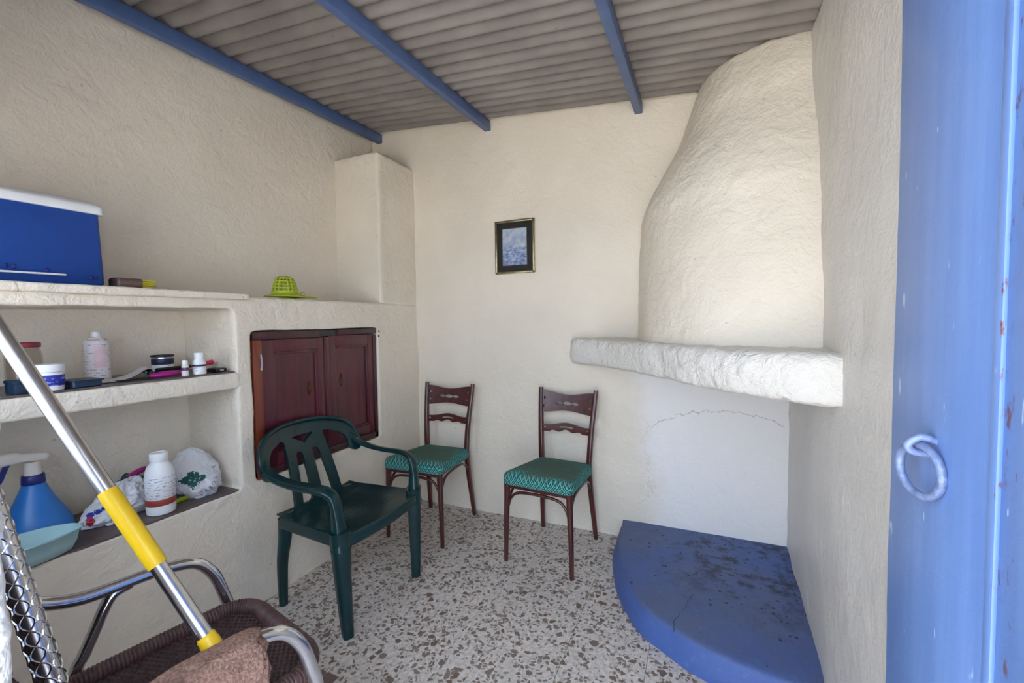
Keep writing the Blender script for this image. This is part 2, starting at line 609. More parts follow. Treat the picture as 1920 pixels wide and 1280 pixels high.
def rsq(p=4, n=16):
    """rounded square section"""
    o = []
    for k in range(n):
        c, s_ = math.cos(2 * PI * (k + 0.5) / n), math.sin(2 * PI * (k + 0.5) / n)
        o.append((math.copysign(abs(c) ** (2 / p), c), math.copysign(abs(s_) ** (2 / p), s_)))
    return o


def lathe(prof, n=28, c=(0, 0, 0)):
    v, f = [], []
    for r, z in prof:
        for k in range(n):
            a = 2 * PI * k / n
            v.append((c[0] + r * math.cos(a), c[1] + r * math.sin(a), c[2] + z))
    for i in range(len(prof) - 1):
        for k in range(n):
            f.append((i * n + k, i * n + (k + 1) % n, (i + 1) * n + (k + 1) % n, (i + 1) * n + k))
    f.append(tuple(range(n))[::-1])
    f.append(tuple((len(prof) - 1) * n + k for k in range(n)))
    return v, f


def box(x0, x1, y0, y1, z0, z1, bev=0.0, seg=2):
    bm = bmesh.new()
    vs = [bm.verts.new((x, y, z)) for x in (x0, x1) for y in (y0, y1) for z in (z0, z1)]
    for q in ((0, 1, 3, 2), (4, 6, 7, 5), (0, 4, 5, 1), (2, 3, 7, 6), (0, 2, 6, 4), (1, 5, 7, 3)):
        bm.faces.new([vs[i] for i in q])
    if bev:
        bmesh.ops.bevel(bm, geom=bm.edges[:], offset=bev, segments=seg, affect='EDGES', profile=0.5)
    bm.verts.index_update()
    v = [tuple(a.co) for a in bm.verts]
    f = [tuple(a.index for a in q.verts) for q in bm.faces]
    bm.free()
    return v, f


def prism(poly, z0, z1):
    """vertical prism over a plan polygon; z may be numbers or functions of (x,y)"""
    n = len(poly)
    g0 = z0 if callable(z0) else (lambda x, y: z0)
    g1 = z1 if callable(z1) else (lambda x, y: z1)
    v = [(x, y, g0(x, y)) for x, y in poly] + [(x, y, g1(x, y)) for x, y in poly]
    f = [tuple(range(n))[::-1], tuple(range(n, 2 * n))]
    f += [(k, (k + 1) % n, n + (k + 1) % n, n + k) for k in range(n)]
    return v, f


def layers(outline, lay, top=True):
    """loft: plan outline pulled in by inset at each (inset, z) layer"""
    n = len(outline)
    P = [Vector((a[0], a[1])) for a in outline]
    N = []
    for i in range(n):
        d = (P[(i + 1) % n] - P[i - 1]).normalized()
        N.append(Vector((-d.y, d.x)))
    area = sum(P[i].x * P[(i + 1) % n].y - P[(i + 1) % n].x * P[i].y for i in range(n))
    sg = 1 if area > 0 else -1
    v, f = [], []
    cen = sum(P, Vector((0, 0))) / n
    for ly in lay:
        ins, z = ly[:2]
        for i in range(n):
            q = P[i] + N[i] * (ins * sg)
            if len(ly) > 2:
                q = cen + (q - cen) * ly[2]
            v.append((q.x, q.y, z(q.x, q.y) if callable(z) else z))
    for i in range(len(lay) - 1):
        for k in range(n):
            f.append((i * n + k, i * n + (k + 1) % n, (i + 1) * n + (k + 1) % n, (i + 1) * n + k))
    f.append(tuple(range(n))[::-1])
    f.append(tuple((len(lay) - 1) * n + k for k in range(n)))
    return v, f


def rounded(poly, r, n=6):
    """round the corners of a plan polygon"""
    out = []
    m = len(poly)
    for i in range(m):
        a, b, c = Vector(poly[i - 1]), Vector(poly[i]), Vector(poly[(i + 1) % m])
        rr = r[i] if isinstance(r, (list, tuple)) else r
        p, q = b + (a - b).normalized() * rr, b + (c - b).normalized() * rr
        for k in range(n + 1):
            t = k / n
            w = p * (1 - t) ** 2 + b * 2 * t * (1 - t) + q * t * t
            out.append((w.x, w.y))
    return out


def plate(f, u0, u1, v0, v1, nu, nv, mp, th):
    """solid plate of thickness th from an implicit outline f(u,v)<0, mapped by mp(u,v,w)"""
    U = np.linspace(u0, u1, nu + 1)
    V = np.linspace(v0, v1, nv + 1)
    UU, VV = np.meshgrid(U, V, indexing='ij')
    F = f(UU, VV)
    F[0, :] = np.maximum(F[0, :], 1e-4)
    F[-1, :] = np.maximum(F[-1, :], 1e-4)
    F[:, 0] = np.maximum(F[:, 0], 1e-4)
    F[:, -1] = np.maximum(F[:, -1], 1e-4)
    idx, pts, polys, bnd = {}, [], [], []

    def vid(key, u, v):
        if key not in idx:
            idx[key] = len(pts)
            pts.append((u, v))
        return idx[key]
    ins = F < 0
    any_in = ins[:-1, :-1] | ins[1:, :-1] | ins[:-1, 1:] | ins[1:, 1:]
    for i, j in zip(*np.nonzero(any_in)):
        cs = [(i, j), (i + 1, j), (i + 1, j + 1), (i, j + 1)]
        poly, kind = [], []
        for k in range(4):
            a, b = cs[k], cs[(k + 1) % 4]
            fa, fb = F[a], F[b]
            if fa < 0:
                poly.append(vid(('c',) + a, U[a[0]], V[a[1]]))
                kind.append(0)
            if (fa < 0) != (fb < 0):
                t = fa / (fa - fb)
                t = min(max(t, 0.02), 0.98)
                lo, hi = min(a, b), max(a, b)
                poly.append(vid(('e',) + lo + hi, U[a[0]] + t * (U[b[0]] - U[a[0]]), V[a[1]] + t * (V[b[1]] - V[a[1]])))
                kind.append(1 if fa < 0 else 2)
        if len(poly) >= 3:
            polys.append(poly)
            m = len(poly)
            for k in range(m):
                if kind[k] == 1 and kind[(k + 1) % m] == 2:
                    bnd.append((poly[k], poly[(k + 1) % m]))
    n = len(pts)
    v = [mp(a, b, th / 2) for a, b in pts] + [mp(a, b, -th / 2) for a, b in pts]
    fa = [tuple(p) for p in polys] + [tuple(i + n for i in p[::-1]) for p in polys]
    fa += [(b, a, a + n, b + n) for a, b in bnd]
    return v, fa


def seg_d(U, V, a, b, ra, rb=None):
    """signed distance to a tapered capsule"""
    rb = ra if rb is None else rb
    dx, dy = b[0] - a[0], b[1] - a[1]
    t = np.clip(((U - a[0]) * dx + (V - a[1]) * dy) / (dx * dx + dy * dy), 0, 1)
    return np.hypot(U - a[0] - t * dx, V - a[1] - t * dy) - (ra + (rb - ra) * t)


def smin(a, b, k):
    h = np.clip(0.5 + 0.5 * (b - a) / k, 0, 1)
    return b + (a - b) * h - k * h * (1 - h)


def ell_d(U, V, c, a, b):
    return (np.hypot((U - c[0]) / a, (V - c[1]) / b) - 1) * min(a, b)


def remesh(vfs, name, mat, voxel=0.016, smooth=4, amp=0.004, freq=5.0, fine=0.0012, parent=None, off=None, seed=0.0):
    """masonry: solids fused, edges worn round, surface made uneven"""
    mb = MB()
    for q in vfs:
        mb.add(q)
    me = bpy.data.meshes.new(name + '_solid')
    me.from_pydata(mb.v, [], mb.f)
    bm = bmesh.new()
    bm.from_mesh(me)
    bmesh.ops.recalc_face_normals(bm, faces=bm.faces)
    bm.to_mesh(me)
    bm.free()
    o = bpy.data.objects.new(name + '_solid', me)
    COL.objects.link(o)
    r = o.modifiers.new('r', 'REMESH')
    r.mode = 'VOXEL'
    r.voxel_size = voxel
    if smooth:
        s = o.modifiers.new('s', 'SMOOTH')
        s.factor = 0.5
        s.iterations = smooth
    dg = bpy.context.evaluated_depsgraph_get()
    out = bpy.data.meshes.new_from_object(o.evaluated_get(dg))
    bpy.data.objects.remove(o)
    bpy.data.meshes.remove(me)
    n = len(out.vertices)
    co = np.empty(n * 3)
    out.vertices.foreach_get('co', co)
    co = co.reshape(-1, 3)
    no = np.empty(n * 3)
    out.vertex_normals.foreach_get('vector', no)
    no = no.reshape(-1, 3)
    sv = Vector((seed, seed * 0.7, seed * 1.3))
    d = np.empty(n)
    for i in range(n):
        p = Vector(co[i])
        d[i] = amp * noise.fractal((p + sv) * freq, 1.0, 2.0, 3) + fine * noise.noise((p + sv) * 45.0)
    co = co + no * d[:, None]
    if off is not None:
        co = co - np.array(off)
    out.vertices.foreach_set('co', co.ravel())
    out.materials.clear()
    out.polygons.foreach_set('use_smooth', [True] * len(out.polygons))
    out.name = name
    out.update()
    return link(name, out, mat, parent)


def struct(o):
    o['kind'] = 'structure'
    return o


def tag(o, label, cat, group=None):
    o['label'] = label
    o['category'] = cat
    if group:
        o['group'] = group
    return o


def thing(name, label, cat, loc=(0, 0, 0), rot=0.0, group=None):
    o = bpy.data.objects.new(name, None)
    o.empty_display_size = 0.05
    COL.objects.link(o)
    o.location = loc
    o.rotation_euler = (0, 0, rot)
    return tag(o, label, cat, group)


def text_mesh(s, size):
    c = bpy.data.curves.new('t', 'FONT')
    c.body = s
    c.size = size
    c.align_x = 'CENTER'
    o = bpy.data.objects.new('t', c)
    COL.objects.link(o)
    dg = bpy.context.evaluated_depsgraph_get()
    me = bpy.data.meshes.new_from_object(o.evaluated_get(dg))
    v = [tuple(a.co) for a in me.vertices]
    f = [tuple(p.vertices) for p in me.polygons]
    bpy.data.objects.remove(o)
    return v, f


# ------------------------------------------------------------------ setting
def roof_z(x, y):
    return 2.661 - 0.0865 * x + 0.046 * y


FRONT = -2.38
XW = -0.365          # recessed left wall face

# floor: screed with terrazzo tiles laid on it
fl = one(box(-0.6, 2.5, -2.72, 0.15, -0.08, -0.012), 'floor', 'grout', smooth=False)
struct(fl)
TS = 0.30
tile_me = None
for i in range(-6, 3):
    for j in range(-7, 3):
        x0, y0 = 1.70 + i * TS, -0.785 + j * TS
        if x0 + TS < -0.02 or x0 > 2.32 or y0 + TS < -2.75 or y0 > 0.02:
            continue
        if tile_me is None:
            t0 = one(box(0.0006, TS - 0.0006, 0.0006, TS - 0.0006, -0.012, 0.0, 0.0007, 1), 'tile', 'terrazzo', fl, smooth=False)
            tile_me = t0.data
            t0.location = (x0, y0, 0)
        else:
            t1 = bpy.data.objects.new('tile', tile_me)
            COL.objects.link(t1)
            t1.parent = fl
            t1.location = (x0, y0, 0)
# small brown tiles patched into the floor by the woven armchair
rme = None
for i in range(6):
    for j in range(3):
        x0, y0 = 0.667 - 0.0615 * (i + 1), -1.437 - 0.0615 * (j + 1)
        if rme is None:
            rme = one(box(0.002, 0.0595, 0.002, 0.0595, -0.002, 0.0016, 0.0012, 1), 'patch_tile', 'repair', fl, smooth=False).data
            o = fl.children[-1] if False else [c for c in fl.children if c.name.startswith('patch_tile')][0]
        else:
            o = bpy.data.objects.new('patch_tile', rme)
            COL.objects.link(o)
            o.parent = fl
        o.location = (x0, y0, 0)

ground = struct(one(box(-14, 16, -24, -2.72, -0.12, -0.03), 'ground', 'pave', smooth=False))

tz = lambda dx=0.0: (lambda x, y: roof_z(x, y) + 0.004)
wb = struct(remesh([prism([(-0.55, 0.0), (2.52, 0.0), (2.52, 0.22), (-0.55, 0.22)], -0.08, lambda x, y: roof_z(x, 0) + 0.045)], 'wall_back', 'plaster_back', 0.02, 2, 0.005, 3.0, 0.0016, seed=2.0))
wl = struct(remesh([prism([(-0.58, -2.70), (XW, -2.70), (XW, 0.05), (-0.58, 0.05)], -0.08, tz())], 'wall_left', 'plaster', 0.02, 2, 0.007, 3.2, 0.0018, seed=5.0))
wr = struct(remesh([prism([(2.300, 0.05), (2.278, -0.45), (2.250, -1.00), (2.240, -1.6), (2.240, -2.70), (2.52, -2.70), (2.52, 0.05)], -0.08, tz())], 'wall_right', 'plaster_satin', 0.02, 2, 0.008, 3.0, 0.002, seed=9.0))
JX, DX = 1.232, 2.235
WX0, WX1, WZ0, WZ1 = 0.05, 0.95, 0.95, 1.90  # opening of the added window
wf = struct(remesh([box(-0.55, JX, -2.70, FRONT, -0.08, WZ0), box(-0.55, WX0, -2.70, FRONT, 0.5, 2.0), box(WX1, JX, -2.70, FRONT, 0.5, 2.0),
                    prism([(-0.55, -2.70), (JX, -2.70), (JX, FRONT), (-0.55, FRONT)], WZ1, tz()),
                    prism([(DX, -2.70), (2.5, -2.70), (2.5, FRONT), (DX, FRONT)], -0.08, tz())],
                   'wall_front', 'whitewash', 0.018, 3, 0.009, 7.0, 0.003, seed=13.0))
wn1 = bpy.data.objects.new('added_window_1', None)  # unseen window, added to bring more daylight to the shelf side
COL.objects.link(wn1)
wn1.location = (0.5, -2.60, WZ0)
struct(wn1)
for q in ((WX0 - 0.01, WX0 + 0.04, WZ0, WZ1), (WX1 - 0.04, WX1 + 0.01, WZ0, WZ1), (WX0, WX1, WZ1 - 0.04, WZ1 + 0.01), (WX0, WX1, WZ0 - 0.01, WZ0 + 0.04), (0.485, 0.515, WZ0, WZ1)):
    one(box(q[0], q[1], -2.63, -2.585, q[2], q[3], 0.004, 2), 'added_window_frame', 'beam', wn1, off=(0.5, -2.60, WZ0))

# roof: corrugated sheets on three steel beams
ceil = bpy.data.objects.new('ceiling', None)
COL.objects.link(ceil)
struct(ceil)


def sheet(y0, y1, lift, name='corrugated_sheet'):
    per, amp = 0.0822, 0.0125
    ny = int((y1 - y0) / per * 14)
    nx = 8
    v, f = [], []
    for s in (0, 1):
        for i in range(ny + 1):
            y = y0 + (y1 - y0) * i / ny
            ph = 2 * PI * (y + 0.171) / per
            w = 0.046 * (1 - abs(math.sin(PI * (y + 0.171) / per)))    # rounded ribs hang down, narrow valleys rise
            for k in range(nx + 1):
                x = -0.62 + 3.2 * k / nx
                v.append((x, y, roof_z(x, y) + w + lift + 0.006 * s))
    m = (ny + 1) * (nx + 1)
    for i in range(ny):
        for k in range(nx):
            a = i * (nx + 1) + k
            q = (a, a + 1, a + nx + 2, a + nx + 1)
            f += [q, tuple(b + m for b in q[::-1])]
    for i in range(ny):
        for k in (0, nx):
            a = i * (nx + 1) + k
            f.append((a, a + nx + 1, a + nx + 1 + m, a + m))
    for k in range(nx):
        for i in (0, ny):
            a = i * (nx + 1) + k
            f.append((a, a + 1, a + 1 + m, a + m))
    one((v, f), name, 'roof', ceil, ang=75)


sheet(-0.66, 0.20, 0.0)
sheet(-1.72, -0.62, 0.007)
sheet(-2.85, -1.68, 0.0)


def beam(x, label):
    g = 'steel roof beams'
    b = thing('roof_beam', label, 'beam', (x, 0.02, roof_z(x, 0) - 0.03), 0)
    h, w, t = 0.062, 0.042, 0.004
    y0 = -2.72
    mb = MB()
    sl = 0.046

    def bar(dx0, dx1, dz0, dz1):
        v, f = box(dx0, dx1, y0, 0.0, dz0, dz1)
        mb.add(([(a[0], a[1], a[2] + sl * a[1]) for a in v], f))
    # box section with a slightly rounded look
    v, f = box(-w / 2, w / 2, y0, 0.0, -h / 2, h / 2, 0.004, 2)
    mb.add(([(a[0], a[1], a[2] + sl * a[1]) for a in v], f))
    mb.build('box_section', 'beam', b)
    v, f = box(-w / 2 + 0.003, w / 2 - 0.003, 0.0, 0.004, -h / 2 + 0.003, h / 2 - 0.003)
    one((v, f), 'end_cap', 'beam', b)
    return b


beam(-0.292, 'blue painted steel roof beam running along the top of the wall above the cooler')
beam(0.598, 'blue painted steel roof beam midway between the shelf wall and the chimney hood')
beam(1.552, 'blue painted steel roof beam ending beside the chimney hood')

# ------------------------------------------------------------------ masonry shelving along the left wall
NY = -1.331           # right jamb of the open niche
CY0, CY1, CZ0, CZ1 = -1.252, -0.421, 0.575, 1.274   # cupboard opening
unit = thing('masonry_shelving', 'cream plastered built-in shelving with open niches and a cupboard bay', 'shelving', (0, -1.2, 0))
off = (0, -1.2, 0)
B0 = XW - 0.02
remesh([box(B0, 0, FRONT - 0.03, 0.02, -0.02, 0.563),
        box(B0, 0, NY, CY0, 0.4, 1.437),
        box(B0, 0, CY1, 0.02, 0.4, 1.437),
        box(B0, 0, CY0 - 0.03, CY1 + 0.03, CZ1, 1.437),
        box(B0, 0, CY0 - 0.03, CY1 + 0.03, 0.4, CZ0),
        box(B0, -0.16, CY0 - 0.03, CY1 + 0.03, 0.4, 1.4),
        box(B0, 0, FRONT - 0.03, NY + 0.02, 1.372, 1.437)],
       'carcass', 'plaster', 0.0125, 3, 0.005, 4.0, 0.0014, unit, off, 3.0)
remesh([box(B0, 0.026, FRONT - 0.03, -1.272, 1.412, 1.443)], 'top_slab', 'plaster', 0.008, 2, 0.003, 6.0, 0.0008, unit, off, 4.0)
remesh([box(B0, 0.002, FRONT - 0.03, NY + 0.02, 1.022, 1.095)], 'shelf', 'plaster', 0.0125, 2, 0.003, 5.0, 0.001, unit, off, 6.0)
one(box(XW + 0.005, -0.006, FRONT + 0.01, NY - 0.006, 1.094, 1.0995, 0.001, 1), 'shelf_lining', 'shelfwood', unit, off=off)
one(box(XW + 0.005, -0.004, FRONT + 0.01, NY - 0.008, 0.562, 0.5705, 0.001, 1), 'shelf_lining', 'shelfwood', unit, off=off)
for (px, pz) in ((-0.406, 1.252), (-0.410, 1.222)):
    v, f = lathe([(0.0, 0), (0.006, 0.0), (0.0055, 0.003), (0.002, 0.005)], 12)
    one(([(a[2] + 0.001, px + a[0], pz + a[1]) for a in v], f), 'screw', 'screw', unit, off=off)
pil = remesh([box(B0, -0.001, -0.372, 0.02, 1.42, 2.395)], 'corner_pillar', 'plaster', 0.012, 3, 0.006, 4.0, 0.0014, None, None, 21.0)
tag(pil, 'cream plastered pillar standing on the shelving in the room corner', 'pillar')

# ------------------------------------------------------------------ corner fireplace
fp = thing('corner_fireplace', 'cream plastered corner fireplace with tapering hood, curved mantel and blue hearth', 'fireplace', (2.0, -0.5, 0))
foff = (2.0, -0.5, 0)
xlz = [(1.10, 1.557), (1.42, 1.557), (1.695, 1.566), (1.83, 1.576), (1.90, 1.596), (1.973, 1.632), (2.069, 1.689), (2.162, 1.744), (2.256, 1.785), (2.351, 1.812), (2.444, 1.838), (2.56, 1.87)]
yrz = [(1.10, -0.84), (1.29, -0.812), (1.436, -0.795), (1.658, -0.764), (1.856, -0.714), (2.042, -0.622), (2.217, -0.541), (2.379, -0.502), (2.56, -0.46)]
zs = np.linspace(1.12, 2.56, 60)
xl = np.interp(zs, [a for a, b in xlz], [b for a, b in xlz])
yr = np.interp(zs, [a for a, b in yrz], [b for a, b in yrz])
v, f = [], []
NA = 30
for z, a, b in zip(zs, xl, yr):
    cx = 2.27
    ring = [(cx - (cx - a) * math.cos(t * PI / 2 / NA), b * math.sin(t * PI / 2 / NA)) for t in range(NA + 1)]
    ring = [(ring[0][0], 0.05)] + ring + [(2.33, ring[-1][1]), (2.33, 0.05)]
    for x, y in ring:
        zz = z if z < 2.30 else 2.30 + (z - 2.30) / 0.26 * (roof_z(x, y) + 0.012 - 2.30)
        v.append((x, y, zz))
m = NA + 4
for i in range(len(zs) - 1):
    for k in range(m):
        f.append((i * m + k, i * m + (k + 1) % m, (i + 1) * m + (k + 1) % m, (i + 1) * m + k))
f.append(tuple(range(m))[::-1])
f.append(tuple((len(zs) - 1) * m + k for k in range(m)))
remesh([(v, f)], 'hood', 'plaster', 0.0145, 3, 0.006, 5.0, 0.003, fp, foff, 31.0)
mo = cr([(1.145, 0.06), (1.148, -0.02), (1.19, -0.09), (1.31, -0.175), (1.48, -0.33), (1.68, -0.57), (1.86, -0.82), (2.01, -0.99), (2.14, -1.08), (2.25, -1.115), (2.36, -1.12)], 5)
mo = [(a.x, a.y) for a in mo] + [(2.36, 0.06)]
remesh([layers(mo, [(0.03, 1.042), (0.008, 1.052), (0.0, 1.085), (0.0, 1.16), (0.01, 1.185), (0.03, 1.196)])], 'mantel_shelf', 'plaster_rough', 0.0135, 2, 0.007, 8.0, 0.004, fp, foff, 41.0)
ho = cr([(1.437, 0.05), (1.437, -0.02), (1.44, -0.18), (1.458, -0.34), (1.53, -0.58), (1.64, -0.775), (1.75, -0.86), (1.88, -0.935), (2.05, -0.985), (2.2, -1.0), (2.34, -1.0)], 5)
ho = [(a.x, a.y) for a in ho] + [(2.34, 0.05)]
remesh([layers(ho, [(0.0, -0.02), (0.004, 0.03), (0.022, 0.090), (0.030, 0.103), (0.042, 0.108)])], 'hearth', 'hearth', 0.0115, 2, 0.0025, 6.0, 0.0008, fp, foff, 51.0)

# ------------------------------------------------------------------ blue door, standing open
dr = bpy.data.objects.new('door_1', None)
COL.objects.link(dr)
dr.location = (2.19, FRONT + 0.02, 0)
struct(dr)
DF = 2.172
doff = dr.location[:]
edge = -1.672
for (a, b) in ((-1.948, edge), (-2.20, -1.953), (-2.36, -2.205)):
    v, f = box(DF, DF + 0.034, a, b, 0.012, 2.09, 0.004, 2)
    # slight waver of the hand-planed edges
    bm = bmesh.new()
    for q in v:
        bm.verts.new(q)
    bm.verts.ensure_lookup_table()
    for q in f:
        bm.faces.new([bm.verts[i] for i in q])
    bmesh.ops.bisect_plane
    long_e = [e for e in bm.edges if abs(e.verts[0].co.z - e.verts[1].co.z) > 1.0]
    bmesh.ops.subdivide_edges(bm, edges=long_e, cuts=40, use_grid_fill=True)
    for q in bm.verts:
        q.co.y += 0.004 * noise.noise(Vector((q.co.y * 9, 3.3, q.co.z * 3.0))) + 0.0015 * noise.noise(Vector((q.co.y * 9, 1.3, q.co.z * 17.0)))
        q.co.x += 0.002 * noise.noise(Vector((7.1, q.co.y * 9, q.co.z * 4.0)))
    bm.verts.index_update()
    v = [tuple(q.co) for q in bm.verts]
    f = [tuple(q.index for q in w.verts) for w in bm.faces]
    bm.free()
    one((v, f), 'plank', 'door', dr, off=doff)
v, f = box(DF - 0.004, DF + 0.002, -1.958, -1.943, 0.012, 2.09, 0.002, 2)
one((v, f), 'cover_strip', 'door', dr, off=doff)
rp = thing('x', '', '')
bpy.data.objects.remove(rp)
rc = Vector((DF - 0.014, -1.815, 1.088))
R0 = 0.035
ring = [(rc.x - 0.010 * math.sin(a), rc.y + R0 * math.sin(a), rc.z + R0 * math.cos(a)) for a in [2 * PI * k / 40 for k in range(40)]]
ro = one(tube(ring, 0.0055, 12, closed=True), 'ring_pull', 'ironblue', dr, off=doff)
st = cr([(DF + 0.004, rc.y - 0.004, rc.z + 0.040), (DF - 0.014, rc.y - 0.004, rc.z + 0.047), (DF - 0.027, rc.y, rc.z + 0.036), (DF - 0.020, rc.y + 0.004, rc.z + 0.024), (DF + 0.004, rc.y + 0.006, rc.z + 0.022)], 6)
so = one(tube(st, 0.0052, 10), 'staple', 'ironblue', None, off=doff)
so.parent = ro

# ------------------------------------------------------------------ cupboard doors in the shelving
cab = thing('wall_cupboard', 'dark maroon two-door wooden cupboard set into the cream shelving', 'cupboard', (-0.03, -0.84, CZ0))
coff = (-0.03, -0.84, CZ0)
one(box(-0.05, -0.006, CY0 + 0.004, CY0 + 0.05, CZ0 + 0.004, 1.232, 0.003), 'jamb', 'redbrown', cab, off=coff)
one(box(-0.05, -0.008, CY1 - 0.028, CY1 - 0.004, CZ0 + 0.004, 1.232, 0.003), 'jamb', 'maroon_dark', cab, off=coff)
one(box(-0.05, -0.004, CY0 + 0.004, -0.872, 1.232, CZ1 - 0.004, 0.003), 'head_rail', 'maroon_dark', cab, off=coff)
one(box(-0.05, -0.012, -0.872, -0.742, 1.236, CZ1 - 0.005, 0.003), 'head_block', M['screw'], cab, off=coff)
one(box(-0.05, -0.003, -0.742, CY1 - 0.004, 1.240, CZ1 - 0.003, 0.003), 'head_rail', 'maroon_dark', cab, off=coff)
one(box(-0.05, -0.008, CY0 + 0.004, CY1 - 0.004, CZ0 + 0.003, CZ0 + 0.04, 0.003), 'sill_rail', 'maroon_dark', cab, off=coff)


def cup_door(y0, y1, z0, z1, st_l, st_r, ky, kz):
    d = thing('x', '', '')
    for k in list(d.keys()):
        del d[k]
    d.name = 'cupboard_door'
    d.parent = cab
    d.location = (0, (y0 + y1) / 2 - coff[1], z0 - coff[2])
    o2 = (coff[0], (y0 + y1) / 2, z0)
    xb, xf = -0.045, -0.014
    mb = MB()
    mb.add(box(xb, xf, y0, y0 + st_l, z0, z1, 0.002))
    mb.add(box(xb, xf, y1 - st_r, y1, z0, z1, 0.002))
    mb.add(box(xb, xf, y0 + st_l, y1 - st_r, z1 - 0.062, z1, 0.002))
    mb.add(box(xb, xf, y0 + st_l, y1 - st_r, z0, z0 + 0.062, 0.002))
    mb.build('stile_and_rail_frame', 'maroon', d, off=o2)
    one(box(xb + 0.006, xf - 0.012, y0 + st_l - 0.005, y1 - st_r + 0.005, z0 + 0.057, z1 - 0.057), 'panel', 'maroon', d, off=o2)
    # moulding round the panel
    mb = MB()
    a, b, c, e = y0 + st_l, y1 - st_r, z0 + 0.062, z1 - 0.062
    w = 0.012
    for q in ((a, a + w, c, e), (b - w, b, c, e), (a, b, c, c + w), (a, b, e - w, e)):
        mb.add(box(xf - 0.013, xf - 0.002, q[0], q[1], q[2], q[3], 0.0035, 2))
    mb.build('moulding', 'maroon', d, off=o2)
    # pierced brass key plate
    P_ = [(0, 0.036), (0.006, 0.026), (0.004, 0.018), (0.011, 0.010), (0.012, 0.0), (0.007, -0.010), (0.010, -0.018), (0.004, -0.028), (0, -0.038)]
    out = P_ + [(-a_, b_) for a_, b_ in P_[-2:0:-1]]
    v = [(xf - 0.012, ky + a_, kz + b_) for a_, b_ in out] + [(xf - 0.0085, ky + a_, kz + b_) for a_, b_ in out]
    n = len(out)
    f = [tuple(range(n)), tuple(range(n, 2 * n))[::-1]] + [(k, (k + 1) % n, n + (k + 1) % n, n + k) for k in range(n)]
    one((v, f), 'key_plate', 'brass', d, off=o2, smooth=False)


cup_door(-1.200, -0.832, CZ0 + 0.04, 1.230, 0.062, 0.046, -0.928, 0.962)
cup_door(-0.800, -0.450, CZ0 + 0.04, 1.236, 0.046, 0.044, -0.707, 0.980)
one(box(-0.044, -0.008, -0.832, -0.801, CZ0 + 0.04, 1.232, 0.004), 'meeting_strip', 'maroon', cab, off=coff)
v, f = tube(cr([(-0.002, -1.212, 1.09), (-0.001, -1.209, 1.12), (-0.002, -1.211, 1.15), (-0.001, -1.214, 1.165)], 5), 0.0042, 8)
one((v, f), 'hinge', 'steel', cab, off=coff)

# ------------------------------------------------------------------ picture
pic = thing('framed_picture', 'small gilt framed blue landscape print hanging on the back wall', 'picture', (0.783, -0.006, 1.781), 0)
FW, FH, D = 0.137, 0.170, 0.018
for nm, q in (('frame_bar', (-FW, -FW + 0.015, -FH, FH)), ('frame_bar', (FW - 0.015, FW, -FH, FH)), ('frame_bar', (-FW + 0.0, FW, FH - 0.015, FH)), ('frame_bar', (-FW + 0.0, FW, -FH, -FH + 0.015))):
    mb = MB()
    mb.add(box(q[0], q[1], -D, 0.0, q[2], q[3], 0.004, 2))
    mb.build(nm, 'gold', pic)
one(box(-FW + 0.012, FW - 0.012, -0.008, -0.003, -FH + 0.012, FH - 0.012), 'mat_board', 'black_mat', pic, smooth=False)
one(box(-0.084, 0.084, -0.0095, -0.0075, -0.116, 0.116), 'print', 'painting', pic, smooth=False)
mb = MB()
for q in ((-0.0865, -0.0835, -0.1185, 0.1185), (0.0835, 0.0865, -0.1185, 0.1185), (-0.0865, 0.0865, 0.1155, 0.1185), (-0.0865, 0.0865, -0.1185, -0.1155)):
    mb.add(box(q[0], q[1], -0.0105, -0.0075, q[2], q[3]))
mb.build('inner_fillet', 'gold', pic, smooth=False)
one(box(-FW + 0.012, FW - 0.012, -0.0135, -0.0125, -FH + 0.012, FH - 0.012), 'glass_pane', 'glass', pic, smooth=False)

# ------------------------------------------------------------------ wooden chairs


